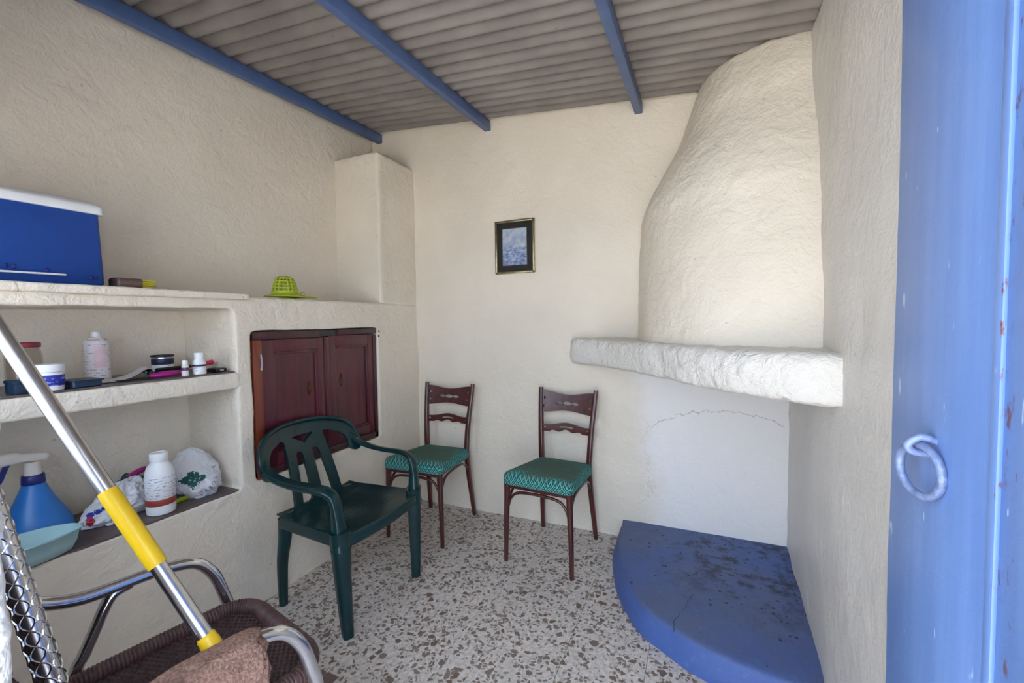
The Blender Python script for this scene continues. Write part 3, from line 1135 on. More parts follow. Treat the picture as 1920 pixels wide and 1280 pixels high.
def wood_chair(loc, rot, label):
    c = thing('dining_chair', label, 'chair', loc, rot, 'green upholstered wooden chairs')
    seat_o = rounded([(-0.203, -0.252), (0.203, -0.252), (0.168, 0.178), (-0.168, 0.178)], [0.045, 0.045, 0.03, 0.03])
    dome = lambda h: (lambda x, y: h - 0.028 * (y + 0.25) / 0.43 + 0.006 * math.exp(-((x / 0.14) ** 2 + ((y + 0.03) / 0.15) ** 2)))
    one(layers(seat_o, [(0.010, dome(0.430)), (0.003, dome(0.436)), (0.0, dome(0.450)), (0.001, dome(0.472)), (0.008, dome(0.488)), (0.018, dome(0.496)), (0.018, dome(0.501), 0.85), (0.018, dome(0.503), 0.6), (0.018, dome(0.504), 0.3), (0.018, dome(0.504), 0.08)]), 'seat', 'fabric', c, ang=80)
    fr = rounded([(-0.190, -0.238), (0.190, -0.238), (0.158, 0.165), (-0.158, 0.165)], 0.03)
    one(layers(fr, [(0.012, 0.408), (0.012, 0.436)]), 'seat_frame', 'mahogany', c)
    for s in (-1, 1):
        pth = [(s * 0.178, -0.222, 0.432), (s * 0.180, -0.223, 0.36), (s * 0.186, -0.226, 0.18), (s * 0.190, -0.228, 0.0)]
        one(tube(cr(pth, 5), [0.0195 - 0.0085 * k / 15 for k in range(16)], 14), 'leg', 'mahogany', c)
        pth = cr([(s * 0.172, 0.222, 0.0), (s * 0.166, 0.205, 0.12), (s * 0.157, 0.182, 0.28), (s * 0.151, 0.168, 0.42), (s * 0.153, 0.168, 0.50), (s * 0.160, 0.180, 0.64), (s * 0.170, 0.203, 0.78), (s * 0.177, 0.222, 0.890)], 5)
        n = len(pth)
        rr = [(0.0125 + 0.006 * math.sin(PI * min(1, k / n * 1.05)), 0.012 + 0.004 * math.sin(PI * min(1, k / n))) for k in range(n)]
        one(tube(pth, rr, sec=rsq(3.2, 16), up=(0, 1, 0)), 'back_post', 'mahogany', c)
        # bent side brace below the seat
        pth = cr([(s * 0.180, -0.215, 0.315), (s * 0.178, -0.192, 0.355), (s * 0.174, -0.15, 0.388), (s * 0.168, -0.06, 0.398), (s * 0.162, 0.05, 0.395), (s * 0.158, 0.12, 0.375), (s * 0.157, 0.155, 0.335), (s * 0.157, 0.165, 0.315)], 5)
        one(tube(pth, 0.0078, 10), 'brace', 'mahogany', c)
    pth = cr([(-0.172, -0.222, 0.312), (-0.158, -0.222, 0.350), (-0.125, -0.222, 0.382), (-0.06, -0.222, 0.394), (0.06, -0.222, 0.394), (0.125, -0.222, 0.382), (0.158, -0.222, 0.350), (0.172, -0.222, 0.312)], 5)
    one(tube(pth, 0.0078, 10), 'brace', 'mahogany', c)

    def bow(z):
        return np.interp(z, [0.42, 0.50, 0.64, 0.78, 0.89], [0.168, 0.168, 0.180, 0.203, 0.222])
    mp = lambda u, v_, w: (u, float(bow(v_)) + 0.010 * (1 - (u / 0.17) ** 2) + w, v_)

    def crest(U, V):
        top = 0.872 - 0.020 * np.cos(U / 0.17 * PI / 2) ** 2
        bot = 0.742 + 0.016 * np.cos(U / 0.17 * PI / 2) ** 2
        d = np.maximum(V - top, bot - V)
        for cc, a, b in (((0.0, 0.800), 0.030, 0.0115), ((-0.050, 0.800), 0.021, 0.010), ((0.050, 0.800), 0.021, 0.010), ((-0.069, 0.800), 0.011, 0.004), ((0.069, 0.800), 0.011, 0.004)):
            d = np.maximum(d, -ell_d(U, V, cc, a, b))
        for s_ in (-1, 1):
            for zc in (0.828, 0.778):
                tri = np.maximum(np.abs(V - zc) - (U * s_ - 0.131) * 0.55, U * s_ - 0.152)
                d = np.maximum(d, -tri)
        return d
    one(plate(crest, -0.168, 0.168, 0.725, 0.885, 112, 54, mp, 0.014), 'crest_rail', 'mahogany', c)

    def slat(U, V):
        cu = np.cos(U / 0.165 * PI / 2)
        top = 0.668 + 0.018 * cu ** 4
        bot = 0.628 + 0.006 * np.cos(U * 75.0) * (np.abs(U) < 0.10) + 0.012 * cu ** 3
        d = np.maximum(V - top, bot - V)
        arc = np.maximum(np.abs(V - (0.661 - 2.2 * U * U)) - 0.0042, np.abs(U) - 0.045)
        d = np.maximum(d, -arc)
        for s_ in (-1, 1):
            d = np.maximum(d, -ell_d(U, V, (s_ * 0.137, 0.652), 0.009, 0.004))
        return d
    one(plate(slat, -0.162, 0.162, 0.610, 0.700, 112, 32, mp, 0.013), 'back_slat', 'mahogany', c)
    return c


wood_chair((1.1245, -0.290, 0), math.radians(-5), 'wooden dining chair with green patterned seat standing beside the blue hearth')
wood_chair((0.322, -0.300, 0), math.radians(2.2), 'wooden dining chair with green patterned seat in the corner behind the plastic armchair')

# ------------------------------------------------------------------ green plastic armchair
pc = thing('plastic_armchair', 'dark green moulded plastic armchair in front of the maroon cupboard', 'chair', (0.326, -1.036, 0), PI / 2)
RAIL = [(-0.262, 0.640), (-0.266, 0.672), (-0.252, 0.712), (-0.215, 0.748), (-0.150, 0.772), (-0.075, 0.783), (0, 0.786)]
RIM = [(a, b) for a, b in RAIL if b > 0.66]
RAIL = RAIL + [(-a, b) for a, b in RAIL[-2::-1]]


def back_sdf(U, V):
    d = None
    for a, b in zip(RAIL[:-1], RAIL[1:]):
        q = seg_d(U, V, a, b, 0.032)
        d = q if d is None else np.minimum(d, q)
    for a, b, r0, r1 in (((-0.086, 0.735), (-0.118, 0.425), 0.027, 0.023), ((0.0, 0.70), (0.0, 0.425), 0.027, 0.029), ((0.086, 0.735), (0.118, 0.425), 0.027, 0.023)):
        d = smin(d, seg_d(U, V, a, b, r0, r1), 0.022)
    d = smin(d, np.maximum(np.abs(U) - 0.095, np.abs(V - 0.715) - 0.040), 0.02)
    d = smin(d, np.maximum(np.abs(U) - 0.20, np.abs(V - 0.425) - 0.014), 0.02)
    tri = np.maximum(V - (0.752 - 0.35 * U * U), 0.703 + np.abs(U) * 0.60 - V)
    tri = tri + 0.004
    return np.maximum(d, -tri)


def back_y(u, z):
    return 0.195 + 0.20 * (z - 0.43) + 0.05 * ((z - 0.43) / 0.35) ** 2 - 0.75 * u * u


one(plate(back_sdf, -0.31, 0.31, 0.395, 0.83, 150, 106, lambda u, v_, w: (u, back_y(u, v_) + w, v_), 0.016), 'backrest', 'green_plastic', pc, ang=50)
rp_ = [(u * 1.10, back_y(u * 1.10, z) - 0.004, z + 0.026 * max(0.0, min(1.0, (z - 0.65) / 0.1))) for u, z in RIM + [(-a, b) for a, b in RIM[-2::-1]]]
one(tube(cr(rp_, 5), (0.026, 0.013), sec=rsq(2.6, 14), up=(0, 0, 1)) if False else tube(cr(rp_, 5), [0.0105 * min(1, 0.15 + k / 8, 0.15 + (5 * (len(rp_) - 1) - k) / 8) for k in range(5 * (len(rp_) - 1) + 1)], 10), 'back_rim', 'green_plastic', pc)
for s in (-1, 1):
    ax = [(s * 0.256, back_y(0.256, 0.705) - 0.004, 0.705), (s * 0.268, back_y(0.268, 0.672) - 0.012, 0.668), (s * 0.275, 0.15, 0.642), (s * 0.277, 0.09, 0.629), (s * 0.278, 0.0, 0.622), (s * 0.274, -0.10, 0.622), (s * 0.266, -0.165, 0.612), (s * 0.259, -0.193, 0.580), (s * 0.255, -0.200, 0.52), (s * 0.249, -0.205, 0.43), (s * 0.247, -0.207, 0.38)]
    ap = cr(ax, 6)
    n = len(ap)
    rr = [(0.009 + 0.009 * (k / n) + 0.018 * max(0, k / n - 0.72) / 0.28, 0.025 + 0.016 * max(0, k / n - 0.8) / 0.2) for k in range(n)]
    rr = [(a_ * min(1, 0.25 + k / 7), b_ * min(1, 0.2 + k / 9)) for k, (a_, b_) in enumerate(rr)]
    one(tube(ap, rr, sec=rsq(3.0, 16), up=(s * 0.2, -1.0, 0.9)), 'arm', 'green_plastic', pc, ang=60)
    # front leg, broad and tapering
    lp = cr([(s * 0.248, -0.205, 0.455), (s * 0.247, -0.207, 0.38), (s * 0.242, -0.212, 0.2), (s * 0.234, -0.2175, 0.0)], 5)
    n = len(lp)
    sec = [(-1, -0.75), (-1, 0.75), (-0.8, 1.0), (0.2, 1.0), (0.62, 0.9), (0.95, 0.5), (1.0, 0.0), (0.95, -0.5), (0.62, -0.9), (0.2, -1.0), (-0.8, -1.0)]
    rr = [(0.038 - 0.017 * (k / (n - 1)), 0.044 - 0.022 * (k / (n - 1))) for k in range(n)]
    one(tube(lp, rr, sec=sec, up=(s * 0.55, -1, 0)), 'leg', 'green_plastic', pc, ang=50)
    # rear leg continues up to the arm
    lp = cr([(s * 0.1935, 0.2175, 0.0), (s * 0.205, 0.200, 0.2), (s * 0.204, 0.178, 0.33), (s * 0.204, 0.168, 0.425)], 5)
    n = len(lp)
    rr = [(0.0165 + 0.014 * k / (n - 1), 0.017 + 0.012 * k / (n - 1)) for k in range(n)]
    one(tube(lp, rr, sec=rsq(3.0, 14), up=(0, 1, 0)), 'leg', 'green_plastic', pc, ang=50)
so_ = rounded([(-0.262, -0.232), (0.262, -0.232), (0.222, 0.205), (-0.222, 0.205)], [0.06, 0.06, 0.05, 0.05])
sov = np.array(so_)


def seat_sdf(U, V):
    # trapezoid outline
    hw = 0.262 - 0.040 * (V + 0.232) / 0.437
    d = np.maximum(np.abs(U) - hw, np.maximum(-0.240 + 0.10 * U * U - V, V - 0.205))
    # perforated middle
    s_ = 0.0125
    a = np.abs((U / s_) % 1.0 - 0.5) * s_
    b = np.abs((V / s_) % 1.0 - 0.5) * s_
    hole = np.maximum(a, b) - 0.0034
    zone = np.maximum(np.abs(U) - 0.165, np.abs(V + 0.02) - 0.145)
    return np.maximum(d, -np.maximum(hole, zone))


def seat_z(u, v_):
    return 0.428 - 0.016 * math.exp(-((u / 0.15) ** 2 + ((v_ - 0.02) / 0.16) ** 2)) + 0.012 * max(0, (abs(u) - 0.16) / 0.1) ** 2 + 0.01 * max(0, (v_ - 0.12) / 0.08)


one(plate(seat_sdf, -0.275, 0.275, -0.25, 0.22, 196, 168, lambda u, v_, w: (u, v_, seat_z(u, v_) + w), 0.006), 'seat', 'green_plastic', pc, ang=40)
ap = [(-0.226, 0.17), (-0.240, 0.02), (-0.252, -0.12), (-0.252, -0.195), (-0.215, -0.232), (-0.10, -0.240), (0.0, -0.243), (0.10, -0.240), (0.215, -0.232), (0.252, -0.195), (0.252, -0.12), (0.240, 0.02), (0.226, 0.17)]
pp = cr([(a, b, 0.412 - 0.010 * math.cos(a / 0.26 * PI / 2) * (1 if b < -0.2 else 0)) for a, b in ap], 5)
one(tube(pp, (0.026, 0.0075) and [(0.027, 0.008)] * len(pp), sec=rsq(3.0, 14), up=(0, 0, 1)), 'apron', 'green_plastic', pc, ang=60)

# ------------------------------------------------------------------ chrome armchair with woven seat
RT = math.radians(168)
ca = thing('wicker_armchair', 'chrome tube armchair with dark brown woven wicker seat beside the doorway', 'chair', (0.738, -1.986, 0), RT)
for s in (-1, 1):
    ax = [(s * 0.25, -0.215, 0.0), (s * 0.25, -0.208, 0.2), (s * 0.25, -0.200, 0.40), (s * 0.25, -0.186, 0.47), (s * 0.25, -0.160, 0.548), (s * 0.25, -0.118, 0.600), (s * 0.25, -0.055, 0.618), (s * 0.25, 0.0, 0.622), (s * 0.25, 0.07, 0.622), (s * 0.25, 0.13, 0.626), (s * 0.25, 0.19, 0.648), (s * 0.25, 0.24, 0.684), (s * 0.25, 0.27, 0.708), (s * 0.245, 0.315, 0.76), (s * 0.235, 0.335, 0.83)]
    one(tube(cr(ax, 7), 0.0160, 18), 'arm', 'chrome', ca)
    bx = [(s * 0.25, 0.03, 0.616), (s * 0.25, 0.065, 0.606), (s * 0.25, 0.085, 0.575), (s * 0.25, 0.10, 0.54), (s * 0.25, 0.126, 0.48), (s * 0.25, 0.148, 0.43), (s * 0.25, 0.20, 0.22), (s * 0.25, 0.25, 0.0)]
    one(tube(cr(bx, 7), 0.0140, 16), 'rear_leg', 'chrome', ca)
so_ = rounded([(-0.215, -0.238), (0.215, -0.238), (0.215, 0.205), (-0.215, 0.205)], [0.10, 0.10, 0.04, 0.04], 10)
sp = cr([(a, b, 0.437) for a, b in so_], 3, closed=True)
# resample evenly, then wind the cord round the rim
L = [0.0]
for a, b in zip(sp, sp[1:] + sp[:1]):
    L.append(L[-1] + (b - a).length)
tot = L[-1]
pitchw = tot / round(tot / 0.0085)
nr = int(round(tot / pitchw)) * 5
ev = []
pts = sp + [sp[0]]
j = 0
for k in range(nr):
    d_ = tot * k / nr
    while L[j + 1] < d_:
        j += 1
    t_ = (d_ - L[j]) / max(1e-9, L[j + 1] - L[j])
    ev.append(pts[j].lerp(pts[j + 1], t_))
rr = [0.0205 + 0.0026 * abs(math.sin(PI * (k / 5.0))) for k in range(nr)]
one(tube(ev, rr, 14, closed=True, up=(0, 0, 1)), 'wrapped_rim', 'rattan', ca, ang=80)


def weave(u, v_):
    w, sp_ = 0.011, 0.0075
    i = math.floor(u / w)
    h = 0.5 + 0.5 * math.sin(PI * (v_ / (sp_ * 2)) * 2) * (1 if i % 2 else -1)
    e = abs((u / w) % 1 - 0.5) * 2
    return 0.0035 * h * (1 - 0.55 * e ** 4)


nu, nv = 170, 190
v, f = [], []
for i in range(nu + 1):
    u = -0.205 + 0.41 * i / nu
    for j in range(nv + 1):
        w_ = -0.228 + 0.425 * j / nv
        # keep inside the rounded front corners
        uu, ww = u, w_
        cx_, cy_ = 0.115, -0.138
        if abs(uu) > cx_ and ww < cy_:
            dx, dy = abs(uu) - cx_, cy_ - ww
            m_ = max(dx, dy)
            hyp = math.hypot(dx, dy)
            if hyp > 1e-9:
                dx, dy = dx * m_ / hyp, dy * m_ / hyp
            uu, ww = math.copysign(cx_ + dx, uu), cy_ - dy
        v.append((uu, ww, 0.432 - 0.018 * (1 - (u / 0.21) ** 2) * (1 - (w_ / 0.23) ** 2) + weave(uu, ww)))
for i in range(nu):
    for j in range(nv):
        a = i * (nv + 1) + j
        f.append((a, a + 1, a + nv + 2, a + nv + 1))
k = len(v)
v += [(a, b, c - 0.010) for a, b, c in v]
f += [tuple(q + k for q in w[::-1]) for w in f]
one((v, f), 'woven_seat', 'rattan_dark', ca, ang=180)
# woven back between the tube uprights
mb = MB()
for q in range(26):
    z = 0.47 + q * 0.0145
    y = 0.235 + 0.105 * (q / 25.0)
    pth = [(-0.225 + 0.45 * k / 24, y + 0.012 * math.cos(PI * (k / 12 - 1) / 2) + 0.003 * (1 if (k + q) % 2 else -1), z) for k in range(25)]
    mb.add(tube(cr(pth, 2), 0.0072, 6))
mb.build('woven_back', 'rattan_dark', ca, ang=180)
mb = MB()
one(tube(cr([(-0.235, 0.335, 0.83), (-0.20, 0.340, 0.862), (0.0, 0.350, 0.872), (0.20, 0.340, 0.862), (0.235, 0.335, 0.83)], 6), 0.0135, 14), 'top_rail', 'chrome', ca)

# ------------------------------------------------------------------ mop resting on the woven seat
A = Vector((0.975, -2.053, 0.659))
Bt = Vector((0.122, -2.362, 2.045))
ax = (Bt - A).normalized()
mop = thing('mop', 'steel mop with yellow grip and brown towelling head draped over the chrome armrest', 'mop', A)
Lt = (Bt - A).length
pt = lambda d: A + ax * d
one(tube([pt(0.02), pt(0.22)], 0.0145, 20), 'lower_tube', 'alu', mop, off=A)
one(tube([pt(0.35), pt(Lt)], 0.0150, 20), 'upper_tube', 'alu', mop, off=A)
g = [pt(0.190 + 0.182 * k / 12) for k in range(13)]
one(tube(g, [0.0165] + [0.0176] * 11 + [0.0165], 20), 'grip', 'yellow', mop, off=A)
one(tube([pt(-0.012), pt(-0.004), pt(0.004), pt(0.008), pt(0.014), pt(0.016), pt(0.020)], [0.0180, 0.0180, 0.0180, 0.0168, 0.0172, 0.0165, 0.0150], 20), 'collar', 'yellow', mop, off=A)
bm = bmesh.new()
bmesh.ops.create_icosphere(bm, subdivisions=6, radius=1.0)
cc = Vector((1.015, -2.085, 0.628))
for q in bm.verts:
    p = q.co.copy()
    d = 1 + 0.14 * noise.fractal(p * 1.7 + Vector((3, 1, 2)), 1.0, 2.0, 3) + 0.09 * math.sin(8 * (p.x * 0.8 + p.y * 0.5) + 4 * noise.noise(p * 2))
    fz = 0.018 * noise.noise(p * 22) + 0.02 * noise.noise(p * 45)
    r = p * (d + fz)
    # saddle: high along the armrest, both flanks hang down
    hang = max(0.0, abs(r.x) - 0.25) * 0.085
    w = Vector((r.x * 0.100, r.y * 0.105, r.z * 0.030 + 0.012 - hang))
    a_ = math.radians(-12)
    q.co = Vector((w.x * math.cos(a_) - w.y * math.sin(a_), w.x * math.sin(a_) + w.y * math.cos(a_), w.z)) + cc - A
me = bpy.data.meshes.new('mop_head')
bm.to_mesh(me)
bm.free()
me.polygons.foreach_set('use_smooth', [True] * len(me.polygons))
link('mop_head', me, 'mopcloth', mop)

# ------------------------------------------------------------------ embossed metal pole leaning in the armchair
A2 = Vector((0.757, -2.181, 0.455))
B2 = Vector((0.530, -2.246, 1.15))
ax2 = (B2 - A2).normalized()
ep = thing('embossed_pole', 'silver tube embossed with a leafy lattice, leaning in the wicker armchair', 'pole', A2)
one(tube([A2, A2 + ax2 * 0.01, B2 - ax2 * 0.01, B2], [0.0195, 0.0205, 0.0205, 0.0195], 26), 'tube', 'alu', ep, off=A2)
n1 = ax2.orthogonal().normalized()
n2 = ax2.cross(n1)
mb = MB()
Lp = (B2 - A2).length
nseg = int(Lp / 0.032)
for k in range(nseg):
    for a0 in range(5):
        base = a0 * 2 * PI / 5
        for sgn in (-1, 1):
            pth = []
            for q in range(7):
                t_ = q / 6.0
                an = base + sgn * (1.0 * math.sin(PI * t_) * 0.55)
                pth.append(A2 + ax2 * (0.012 + (k + t_) * 0.032) + (n1 * math.cos(an) + n2 * math.sin(an)) * 0.0205)
            mb.add(tube(pth, [0.0010, 0.0015, 0.0018, 0.0018, 0.0018, 0.0015, 0.0010], 5))
em = mb.build('embossing', 'chrome', ep, off=A2)

# ------------------------------------------------------------------ things on top of the shelving
Z1 = 1.4470
ck = thing('cooler', 'cobalt blue cooler box with white lid on top of the shelving', 'cooler', (-0.19, -1.93, Z1))
coff = (-0.19, -1.93, Z1)
bo = lambda i: rounded([(-0.335 + i, -2.13 + i), (-0.062 - i, -2.13 + i), (-0.062 - i, -1.744 - i), (-0.335 + i, -1.744 - i)], 0.02)
one(layers(bo(0), [(0.006, Z1), (0.0, Z1 + 0.008), (0.006, Z1 + 0.252)]), 'body', 'cooler_blue', ck, off=coff)
lo = rounded([(-0.340, -2.135), (-0.055, -2.135), (-0.055, -1.740), (-0.340, -1.740)], 0.02)
one(layers(lo, [(0.0, Z1 + 0.249), (0.0, Z1 + 0.272), (0.006, Z1 + 0.280), (0.012, Z1 + 0.290, 0.9), (0.012, Z1 + 0.300, 0.7), (0.012, Z1 + 0.305, 0.4)]), 'lid', 'white_plastic', ck, off=coff)
one(tube(cr([(-0.060, -2.12, Z1 + 0.055), (-0.050, -2.115, Z1 + 0.030), (-0.050, -1.875, Z1 + 0.030), (-0.058, -1.866, Z1 + 0.031)], 5), 0.0032, 8), 'handle', 'white_plastic', ck, off=coff)
for y_, z_ in ((-1.985, 0.047), (-1.968, 0.046), (-1.895, 0.042), (-1.785, 0.026), (-1.772, 0.030)):
    one(box(-0.064, -0.0585, y_ - 0.004, y_ + 0.004, Z1 + z_ - 0.007, Z1 + z_ + 0.007, 0.0015, 1), 'clip', 'navy', ck, off=coff)

br = thing('scrubbing_brush', 'brown wooden brush with yellow bristles beside the blue cooler', 'brush', (-0.1, -1.65, Z1))
boff = (-0.1, -1.65, Z1)
one(layers(rounded([(-0.13, -1.712), (-0.072, -1.705), (-0.066, -1.628), (-0.124, -1.622)], 0.01), [(0.004, Z1 + 0.001), (0.0, Z1 + 0.006), (0.0, Z1 + 0.030), (0.005, Z1 + 0.036)]), 'block', 'brush_wood', br, off=boff)
mb = MB()
for a in range(6):
    for b in range(4):
        x_ = -0.119 + a * 0.0095
        z_ = Z1 + 0.006 + b * 0.0082
        mb.add(tube([(x_, -1.632, z_), (x_ + random.uniform(-0.003, 0.003), -1.600, z_), (x_ + random.uniform(-0.006, 0.006), -1.585 + random.uniform(-0.006, 0.006), max(Z1 + 0.003, z_ + random.uniform(-0.006, 0.006)))], [0.0042, 0.0036, 0.0018], 6))
mb.build('bristles', 'bristle', br, off=boff)

sc = thing('plastic_strainer', 'lime green plastic mesh strainer lying upside down on the shelving', 'strainer', (-0.06, -1.0, 1.4385))
so3 = (-0.06, -1.0, 1.4385)
zc = 1.4385
mb = MB()
cxy = (-0.062, -1.024)
for k in range(16):
    a = 2 * PI * k / 16
    pth = [(cxy[0] + r * math.cos(a), cxy[1] + r * math.sin(a), zc + z) for r, z in ((0.060, 0.018), (0.056, 0.045), (0.049, 0.072), (0.040, 0.095), (0.020, 0.104))]
    mb.add(tube(cr(pth, 3), 0.0032, 6))
for r, z in ((0.0585, 0.030), (0.0555, 0.048), (0.0515, 0.065), (0.0455, 0.082), (0.040, 0.096), (0.020, 0.104)):
    mb.add(tube([(cxy[0] + r * math.cos(2 * PI * k / 32), cxy[1] + r * math.sin(2 * PI * k / 32), zc + z) for k in range(32)], 0.0034, 6, closed=True))
mb.build('mesh_cup', 'lime', sc, off=so3)
v, f = lathe([(0.052, 0.006), (0.092, 0.0025), (0.096, 0.006), (0.092, 0.010), (0.066, 0.017), (0.062, 0.026), (0.057, 0.024)], 40, (cxy[0], cxy[1], zc))
one((v, f[:-2]), 'brim', 'lime', sc, off=so3)
one(box(-0.055, -0.025, -0.94, -0.856, zc + 0.003, zc + 0.011, 0.003, 2), 'handle_tab', 'lime', sc, off=so3)
one(tube([(-0.018, -0.955 + 0.013 * math.cos(a), zc + 0.018 + 0.013 * math.sin(a)) for a in [2 * PI * k / 20 for k in range(20)]], 0.0035, 8, closed=True), 'hanging_eye', 'lime', sc, off=so3)

# ------------------------------------------------------------------ middle shelf
Z2 = 1.0998


def stand(name, label, cat, x, y, z, parts, group=None):
    t = thing(name, label, cat, (x, y, z), 0, group)
    for nm, vf, mt in parts:
        one(vf, nm, mt, t, ang=35)
    return t


stand('glass_jar', 'clear glass jar with dark red metal lid on the middle shelf', 'jar', -0.135, -1.937, Z2, [
    ('vessel', lathe([(0.030, 0.0), (0.040, 0.003), (0.043, 0.012), (0.043, 0.112), (0.040, 0.126), (0.036, 0.134), (0.036, 0.146), (0.033, 0.146), (0.033, 0.132), (0.039, 0.112), (0.039, 0.012), (0.030, 0.006)]), 'jar_glass'),
    ('lid', lathe([(0.039, 0.139), (0.0405, 0.141), (0.0405, 0.153), (0.038, 0.156), (0.030, 0.1545), (0.0, 0.1545)]), 'red_lid')])
tb = stand('plastic_tub', 'white round tub with blue label on the front of the middle shelf', 'tub', -0.048, -1.912, Z2, [
    ('vessel', lathe([(0.033, 0.0), (0.036, 0.002), (0.037, 0.058), (0.037, 0.060)]), 'white_plastic'),
    ('label', lathe([(0.0368, 0.016), (0.0375, 0.017), (0.0377, 0.050), (0.0370, 0.051)]), 'tub_print'),
    ('lid', lathe([(0.0385, 0.061), (0.0388, 0.063), (0.0388, 0.082), (0.0372, 0.085), (0.0, 0.085)]), 'white_plastic')])
stand('aerosol_can', 'white aerosol can with pale pink printed panel at the back of the middle shelf', 'spray can', -0.255, -1.703, Z2, [
    ('can', lathe([(0.036, 0.0), (0.039, 0.003), (0.039, 0.008), (0.038, 0.010), (0.038, 0.138), (0.0395, 0.141), (0.038, 0.146), (0.028, 0.158), (0.020, 0.163), (0.0195, 0.167)]), 'can_print'),
    ('pink_panel', ([(0.0386 * math.cos(a), 0.0386 * math.sin(a), z) for z in (0.048, 0.130) for a in [-0.62 + 0.9 * k / 10 for k in range(11)]], [(k, k + 1, k + 12, k + 11) for k in range(10)]), 'pink_label'),
    ('nozzle', lathe([(0.014, 0.165), (0.0145, 0.170), (0.014, 0.184), (0.010, 0.187)]), 'white_plastic')])
ot = thing('flat_tray', 'shallow dark teal plastic tray at the edge of the middle shelf', 'tray', (-0.07, -1.85, Z2))
one(layers(rounded([(-0.10, -1.868), (-0.012, -1.868), (-0.008, -1.792), (-0.10, -1.792)], 0.008), [(0.004, Z2), (0.0, Z2 + 0.004), (0.0, Z2 + 0.024), (0.003, Z2 + 0.024), (0.004, Z2 + 0.006), (0.02, Z2 + 0.005)]), 'tray_body', 'dark_teal', ot, off=(-0.07, -1.85, Z2))
one(layers(rounded([(-0.105, -1.872), (-0.007, -1.872), (-0.003, -1.787), (-0.105, -1.787)], 0.01), [(0.0, Z2 + 0.021), (-0.001, Z2 + 0.0235), (0.0, Z2 + 0.026)]), 'tray_rim', 'dark_teal', ot, off=(-0.07, -1.85, Z2))
gb = thing('teal_box', 'small dark teal box beside the glass jar on the middle shelf', 'box', (-0.05, -1.977, Z2))
one(box(-0.032, 0.032, -0.022, 0.022, 0.0, 0.034, 0.003, 2), 'box_body', 'dark_teal', gb)
one(box(-0.034, 0.034, -0.024, 0.024, 0.032, 0.042, 0.003, 2), 'lid', 'dark_teal', gb)
nb = thing('blue_bottle', 'dark blue bottle by the doorway end of the middle shelf', 'bottle', (-0.14, -2.022, Z2))
one(lathe([(0.020, 0.0), (0.024, 0.003), (0.024, 0.082), (0.018, 0.095), (0.010, 0.102), (0.010, 0.112)]), 'vessel', 'navy', nb)
one(lathe([(0.012, 0.104), (0.0125, 0.106), (0.0125, 0.120), (0.011, 0.122)]), 'cap', 'navy', nb)

pp_ = thing('rolled_leaflet', 'printed leaflet with curled end lying on the middle shelf', 'leaflet', (-0.14, -1.66, Z2))
po_ = (-0.14, -1.66, Z2)
v, f = [], []
sec = [(-1.752, 0.0015), (-1.70, 0.0018), (-1.66, 0.010), (-1.635, 0.022), (-1.612, 0.035), (-1.600, 0.038), (-1.590, 0.034), (-1.584, 0.026), (-1.586, 0.017), (-1.594, 0.011), (-1.604, 0.012), (-1.610, 0.019), (-1.606, 0.027)]
for s_ in (0, 1):
    for x_ in np.linspace(-0.21, -0.075, 4):
        for y_, z_ in sec:
            v.append((x_, y_ + (x_ + 0.14) * -0.35, Z2 + z_ + 0.0012 * s_))
ns = len(sec)
for s_ in (0, 1):
    for i in range(3):
        for j in range(ns - 1):
            a = s_ * 4 * ns + i * ns + j
            f.append((a, a + 1, a + ns + 1, a + ns))
one((v, f), 'sheet', 'paper', pp_, off=po_, ang=80)
v, f = tube([(-0.08, -1.610, Z2 + 0.018), (-0.19, -1.572, Z2 + 0.018)], 0.0115, 14)
one((v, f), 'dark_core', 'black', pp_, off=po_)

tn = stand('paint_tin', 'small square-labelled blue and black paint tin at the back of the middle shelf', 'tin', -0.285, -1.468, Z2, [
    ('can', lathe([(0.038, 0.0), (0.040, 0.001), (0.040, 0.004), (0.0385, 0.006), (0.0385, 0.068), (0.040, 0.070)]), 'steel'),
    ('label', lathe([(0.0386, 0.008), (0.0391, 0.009), (0.0391, 0.034), (0.0386, 0.035)]), 'bottle_print'),
    ('blue_band', lathe([(0.0387, 0.036), (0.0393, 0.037), (0.0393, 0.060), (0.0387, 0.061)]), 'dark_print'),
    ('lid', lathe([(0.0415, 0.070), (0.042, 0.072), (0.0415, 0.077), (0.036, 0.077), (0.034, 0.074), (0.0, 0.074)]), 'black')])
stand('nail_varnish', 'tiny white bottle with purple print near the end of the middle shelf', 'bottle', -0.030, -1.520, Z2, [
    ('vessel', lathe([(0.010, 0.0), (0.0125, 0.002), (0.0125, 0.038), (0.0115, 0.043), (0.008, 0.046)]), 'offwhite_plastic'),
    ('label', lathe([(0.0124, 0.022), (0.0129, 0.023), (0.0129, 0.034), (0.0124, 0.035)]), 'purple_print'),
    ('cap', lathe([(0.0098, 0.046), (0.010, 0.048), (0.0095, 0.062), (0.008, 0.064)]), 'white_plastic')])
stand('pill_bottle', 'small white bottle with navy band near the end of the middle shelf', 'bottle', -0.034, -1.464, Z2, [
    ('vessel', lathe([(0.020, 0.0), (0.0235, 0.003), (0.0235, 0.048), (0.021, 0.057), (0.015, 0.064), (0.014, 0.068)]), 'white_plastic'),
    ('label', lathe([(0.0235, 0.010), (0.0239, 0.011), (0.0239, 0.044), (0.0235, 0.045)]), 'bottle_print'),
    ('band', lathe([(0.0239, 0.034), (0.0243, 0.035), (0.0243, 0.041), (0.0239, 0.042)]), 'dark_print'),
    ('cap', lathe([(0.0165, 0.067), (0.017, 0.069), (0.0165, 0.088), (0.015, 0.091)]), 'white_plastic')])
kn = thing('scraper', 'scraper with magenta handle and dark blade lying on the middle shelf', 'scraper', (-0.06, -1.62, Z2))
ko = (-0.06, -1.62, Z2)
